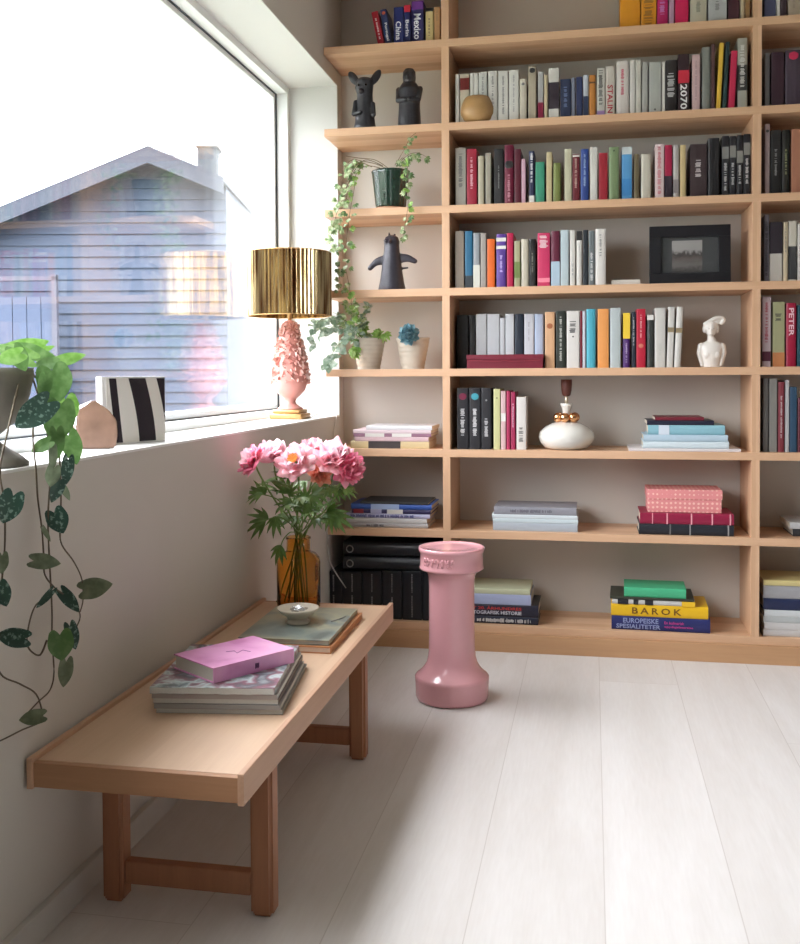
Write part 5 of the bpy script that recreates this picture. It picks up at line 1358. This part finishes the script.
# loose sprigs of foliage
def sprig(px, Y, label, seed, n=3, L_=.075):
    pts = spline([at(x, y, 1, Y) for x, y in px], 6); rnd = random.Random(seed)
    g = thing('leaf_sprig', label, 'foliage', pts[-1], (0, 0, 0), 'leafy sprigs in the amber bottle')
    neck = Vector((VX+rnd.uniform(-.01, .01), VY+rnd.uniform(-.01, .01), zt0+.2))
    allp = spline([Vector((VX+rnd.uniform(-.03, .03), VY+rnd.uniform(-.02, .02), zt0+.014)), neck]+[pts[i] for i in (0, len(pts)//2, -1)], 6)
    bm = BM(); tube(bm, allp, .0018, 6); obj('stem', bm, GSTEM, g, True)
    bm = BM()
    d = (pts[-1]-pts[-3]).normalized(); pleaf(bm, pts[-1], d, Vector((0, -.8, .6)), L_)
    for k in range(n):
        i = len(pts)-3-4*k
        if i < 2: break
        q = Vector((0, -1, 0)).cross(d)*(1 if k % 2 else -1)
        pleaf(bm, pts[i], d*.5+q*.7+Vector((0, -.2, -.2)), Vector((0, -.8, .6)), L_*.8)
    for v in bm.verts:
        if v.co.x < XL+.006: v.co.x = XL+.006
    obj('foliage', bm, LEAFP, g, True)
sprig([(298, 528), (285, 508), (275, 497), (262, 494)], -.9, 'thin leaf sprig reaching highest left out of the bottle', 1, 1, .07)
sprig([(296, 530), (286, 520), (276, 516), (266, 520)], -.93, 'leaf sprig arching down left of the bottle neck', 2, 2, .085)
sprig([(292, 532), (287, 535), (283, 540), (281, 545)], -.93, 'short leaf sprig hanging close to the bottle neck', 3, 0, .07)
sprig([(306, 528), (316, 516), (326, 512), (332, 514)], -.86, 'leaf sprig spreading right of the bottle before the bookcase', 4, 2, .08)
sprig([(302, 528), (303, 510), (306, 500), (312, 494)], -.93, 'upright leaf sprig in the middle of the bunch', 5, 3, .07)
sprig([(300, 528), (296, 512), (292, 502), (288, 494)], -.95, 'upright leaf sprig left of the bunch middle', 6, 3, .07)
sprig([(305, 528), (314, 508), (326, 496), (338, 488)], -.88, 'leaf sprig under the right-hand peonies', 7, 2, .06)

# ================================================================== PINK COLUMN STOOL
SX, SY = -.4425, -.562
g = thing('column_stool', 'glossy pink ceramic column stool standing on the floor', 'stool', (SX, SY, 0))
PS = mat((.74, .37, .405), .2, var=.03, scale=6, coat=.6, name='pink_glaze')
prof = [(0, .0006), (.110, .0006), (.117, .004), (.1195, .012), (.1205, .04), (.1215, .066), (.1215, .073), (.116, .079), (.104, .088), (.092, .102), (.083, .118), (.078, .138), (.0755, .17), (.0745, .24), (.0745, .36), (.0755, .39), (.079, .402), (.088, .412), (.1, .417), (.105, .420), (.105, .425), (.1025, .429), (.1025, .470), (.1065, .475), (.108, .482), (.107, .488), (.101, .4885), (.098, .486), (.05, .4875), (0, .488)]
bm = BM(); lathe(bm, [(r*.98, z) for r, z in prof], (SX, SY, 0), 96)
obj('column', bm, PS, g, True)
# raised lettering-like relief on the rim, facing the left front
bm = BM(); rnd = random.Random(9)
for k in range(7):
    a = math.radians(222+k*9.5); d = Vector((math.cos(a), math.sin(a), 0)); t = Vector((-d.y, d.x, 0)); c0 = Vector((SX, SY, .449))+d*.1000
    pts = [c0+t*(.006*math.cos(q+k)*(1 if k % 2 else .6))+Vector((0, 0, .011*math.sin(q*(1+(k % 3)*.5)))) for q in [i*PI/4 for i in range(0, 7)]]
    tube(bm, spline(pts, 3), .0036, 6)
obj('relief', bm, PS, g, True)

# ================================================================== OUTSIDE
def dp(x, y, d): return EYEP+ray(x, y)*d
HD = 12.5
SIDE = mat((.026, .040, .070), .6, var=.1, scale=2, name='blue_grey_siding')
ROOFM = mat((.024, .03, .045), .7, var=.1, name='slate_roof')
hr = Vector((RT0.x, RT0.y, 0)).normalized(); hn = Vector((-hr.y, hr.x, 0))   # house front runs along hr, away is hn
pk = dp(155, 152, HD); O = Vector((pk.x, pk.y, 0))
def hu(x, y, d=HD):
    p = dp(x, y, d); return ((p-O).dot(hr), p.z)
ul, zl = hu(-260, 326); ur, zr_ = hu(226, 186); zp = hu(148, 157)[1]
g = thing('house', 'blue grey clapboard house with pitched roof outside the window', 'house', (O.x, O.y, -3))
LOC = lambda u, v, z: O+hr*u+hn*v+Vector((0, 0, z))
# clapboards as overlapping boards, clipped to the gable outline
def gable(u):
    return zp+(zl-zp)*(u/ul) if u < 0 else zp+(zr_-zp)*(u/ur)
bm = BM(); z = -3.; H_ = .142
while z < zp:
    z1 = z+H_
    zm_ = z+.01
    if zm_ <= zl: a = ul
    else: a = ul*(zp-zm_)/(zp-zl)
    b = ur if zm_ <= zr_ else ur*(zp-zm_)/(zp-zr_)
    if b-a > .05:
        vs = [bm.verts.new(LOC(a, -.028, z)), bm.verts.new(LOC(b, -.028, z)), bm.verts.new(LOC(b, -.006, z1)), bm.verts.new(LOC(a, -.006, z1))]
        vb = [bm.verts.new(LOC(a, .0, z)), bm.verts.new(LOC(b, .0, z)), bm.verts.new(LOC(b, .0, z1)), bm.verts.new(LOC(a, .0, z1))]
        bm.faces.new(vs); bm.faces.new((vs[0], vb[0], vb[1], vs[1])); bm.faces.new((vs[1], vb[1], vb[2], vs[2])); bm.faces.new((vs[0], vs[3], vb[3], vb[0]))
    z += H_
obj('siding', bm, SIDE, g)
bm = BM()   # solid body behind the boards
pr = [(ul, -3), (ur, -3), (ur, zr_-.02), (0, zp-.02), (ul, zl-.02)]
f0 = [bm.verts.new(LOC(u, .002, z)) for u, z in pr]; f1 = [bm.verts.new(LOC(u, 5, z)) for u, z in pr]
bm.faces.new(f0); bm.faces.new(list(reversed(f1)))
for i in range(5): bm.faces.new((f0[i], f1[i], f1[(i+1) % 5], f0[(i+1) % 5]))
bmesh.ops.recalc_face_normals(bm, faces=bm.faces)
obj('wall', bm, SIDE, g)
for (u, zz, e) in ((ul*1.0, zl, 1), (ur*1.03, zp+(zr_-zp)*1.03, -1)):      # roof slabs and bargeboards
    bm = BM()
    q = [(0, zp), (u, zz)]; up_ = .13
    vs = [bm.verts.new(LOC(a, v, z+o)) for v in (-.35, 5.2) for (a, z) in q for o in (.0, .065)]
    bm.faces.new((vs[0], vs[2], vs[3], vs[1])); bm.faces.new((vs[4], vs[5], vs[7], vs[6])); bm.faces.new((vs[0], vs[4], vs[6], vs[2])); bm.faces.new((vs[1], vs[3], vs[7], vs[5])); bm.faces.new((vs[2], vs[6], vs[7], vs[3])); bm.faces.new((vs[0], vs[1], vs[5], vs[4]))
    bmesh.ops.recalc_face_normals(bm, faces=bm.faces); obj('roof', bm, ROOFM, g)
    bm = BM()
    vs = [bm.verts.new(LOC(a, v, z+o)) for v in (-.38, -.34) for (a, z) in q for o in (-.15, .01)]
    bm.faces.new((vs[0], vs[2], vs[3], vs[1])); bm.faces.new((vs[4], vs[5], vs[7], vs[6])); bm.faces.new((vs[0], vs[4], vs[6], vs[2])); bm.faces.new((vs[1], vs[3], vs[7], vs[5])); bm.faces.new((vs[2], vs[6], vs[7], vs[3])); bm.faces.new((vs[0], vs[1], vs[5], vs[4]))
    bmesh.ops.recalc_face_normals(bm, faces=bm.faces); obj('bargeboard', bm, mat((.022, .029, .045), .6, name='grey_trim'), g)
# chimney
uc, zc0 = hu(209, 175, HD+2.5); _, zc1 = hu(209, 150, HD+2.5)
bm = BM(); 
def hbox(bm, u0, u1, v0, v1, z0, z1):
    vs = [bm.verts.new(LOC(u, v, z)) for z in (z0, z1) for (u, v) in ((u0, v0), (u1, v0), (u1, v1), (u0, v1))]
    for f in ((0, 1, 2, 3), (7, 6, 5, 4), (0, 4, 5, 1), (1, 5, 6, 2), (2, 6, 7, 3), (3, 7, 4, 0)): bm.faces.new([vs[i] for i in f])
    bmesh.ops.recalc_face_normals(bm, faces=bm.faces)
hbox(bm, uc-.13, uc+.15, 2.3, 2.7, zc0-1, zc1); ch = obj('chimney', bm, mat((.035, .045, .055), .8, name='grey_render'), g)
bm = BM(); hbox(bm, uc-.16, uc+.18, 2.27, 2.73, zc1+.001, zc1+.05); hbox(bm, uc-.06, uc+.06, 2.4, 2.6, zc1+.05, zc1+.14); obj('chimney_cap', bm, mat((.22, .2, .19), .8), g)
# balcony of the house at the left: parapet of upright boards, dark rail, corner post
u0, _ = hu(-230, 300); u1, zt_ = hu(73, 285); _, zq = hu(73, 300)
bm = BM(); u = u0
while u < u1-.1:
    hbox(bm, u, u+.16, -.62, -.6, -1.6, zq); u += .172
o = obj('balcony_boards', bm, mat((.03, .045, .085), .5, name='blue_boards'), g)
bm = BM(); hbox(bm, u0, u1, -.66, -.58, zt_, zt_+.05); hbox(bm, u1-.06, u1, -.66, -.58, -1.6, zt_+.07); obj('balcony_rail', bm, mat((.05, .05, .07), .5, name='dark_rail'), g)
# pale wing of the neighbour plot to the right of the gable, and the wooded hill behind
u0, _ = hu(226, 300, HD+6); g2 = thing('house', 'pale grey building end beyond the clapboard house', 'house', tuple(LOC(3.2, 6, -3)))
bm = BM(); hbox(bm, hu(222, 300, HD+4)[0], hu(300, 300, HD+4)[0]+1.2, 5.4, 9, -3, hu(240, 292, HD+5)[1]); obj('wall', bm, mat((.08, .10, .125), .7, name='pale_wall'), g2)
bm = BM(); hbox(bm, hu(222, 300, HD+4)[0]-.15, hu(300, 300, HD+4)[0]+1.4, 5.2, 9.2, hu(240, 292, HD+5)[1]+.002, hu(240, 292, HD+5)[1]+.12); obj('roof', bm, ROOFM, g2)
# hill
bm = BM(); n = 60; top = []; bot = []; back = []
for i in range(n+1):
    u = -40+100*i/n; hgt = 1.0+14.6+2.2*math.exp(-((u-12)/9)**2)+noise.noise(Vector((u*.5, 0, 0)))*.8-abs(u-6)*.12
    top.append(bm.verts.new(LOC(u, 62, hgt-3.3))); bot.append(bm.verts.new(LOC(u, 46, -3.2))); back.append(bm.verts.new(LOC(u, 95, -3.2)))
for i in range(n):
    bm.faces.new((bot[i], bot[i+1], top[i+1], top[i])); bm.faces.new((top[i], top[i+1], back[i+1], back[i]))
HILL = mat((.045, .065, .075), .9, var=.4, scale=.4, name='hazy_wooded_hill')
structure('ground_hill', bm, HILL)
bm = BM(); box(bm, -70, 70, -60, 100, -3.3, -3.05); structure('ground', bm, mat((.16, .17, .13), .9, var=.2, scale=.5, name='garden_ground'))

# ================================================================== LIGHT
w_ = bpy.data.worlds.new('overcast_sky'); SC.world = w_; w_.use_nodes = True
nt = w_.node_tree; bg = nt.nodes['Background']
tc = nt.nodes.new('ShaderNodeTexCoord'); sp = nt.nodes.new('ShaderNodeSeparateXYZ'); nt.links.new(tc.outputs['Generated'], sp.inputs[0])
mr = nt.nodes.new('ShaderNodeMapRange'); mr.inputs[1].default_value = 0; mr.inputs[2].default_value = 1; mr.inputs[3].default_value = .75; mr.inputs[4].default_value = 2.9
nt.links.new(sp.outputs[2], mr.inputs[0])
SKY = 7.6
ml = nt.nodes.new('ShaderNodeMath'); ml.operation = 'MULTIPLY'; ml.inputs[1].default_value = SKY; nt.links.new(mr.outputs[0], ml.inputs[0])
nt.links.new(ml.outputs[0], bg.inputs['Strength']); bg.inputs['Color'].default_value = (.94, .965, 1.0, 1)
def portal(name, loc, rot, sx, sy):
    l = bpy.data.lights.new(name, 'AREA'); l.shape = 'RECTANGLE'; l.size = sx; l.size_y = sy; l.cycles.is_portal = True
    o = bpy.data.objects.new(name, l); C.objects.link(o); o.location = loc; o.rotation_euler = rot
portal('sky_portal', (-1.375, (WY0+YJ)/2, (ZS+ZR)/2), (0, -PI/2, 0), ZR-ZS, YJ-WY0)

# ================================================================== CAMERA
cd = bpy.data.cameras.new('camera'); cam = bpy.data.objects.new('camera', cd); C.objects.link(cam); SC.camera = cam
cd.sensor_fit = 'HORIZONTAL'; cd.sensor_width = 36; cd.lens = F_PX/800*36; cd.clip_start = .05; cd.clip_end = 400
cd.shift_y = -(472-PPY)/800*1.0
R = Matrix((RT, UP, -FW)).transposed()
cam.matrix_world = Matrix.Translation(EYEP) @ R.to_4x4()
for o in LOCAL:
    del o['_local']
SC.view_settings.view_transform = 'Standard'; SC.view_settings.look = 'None'; SC.view_settings.gamma = 1
SC.view_settings.exposure = 0.25; SC.view_settings.use_curve_mapping = False
SC.cycles.max_bounces = 14; SC.cycles.diffuse_bounces = 8; SC.cycles.transparent_max_bounces = 16; SC.cycles.transmission_bounces = 10
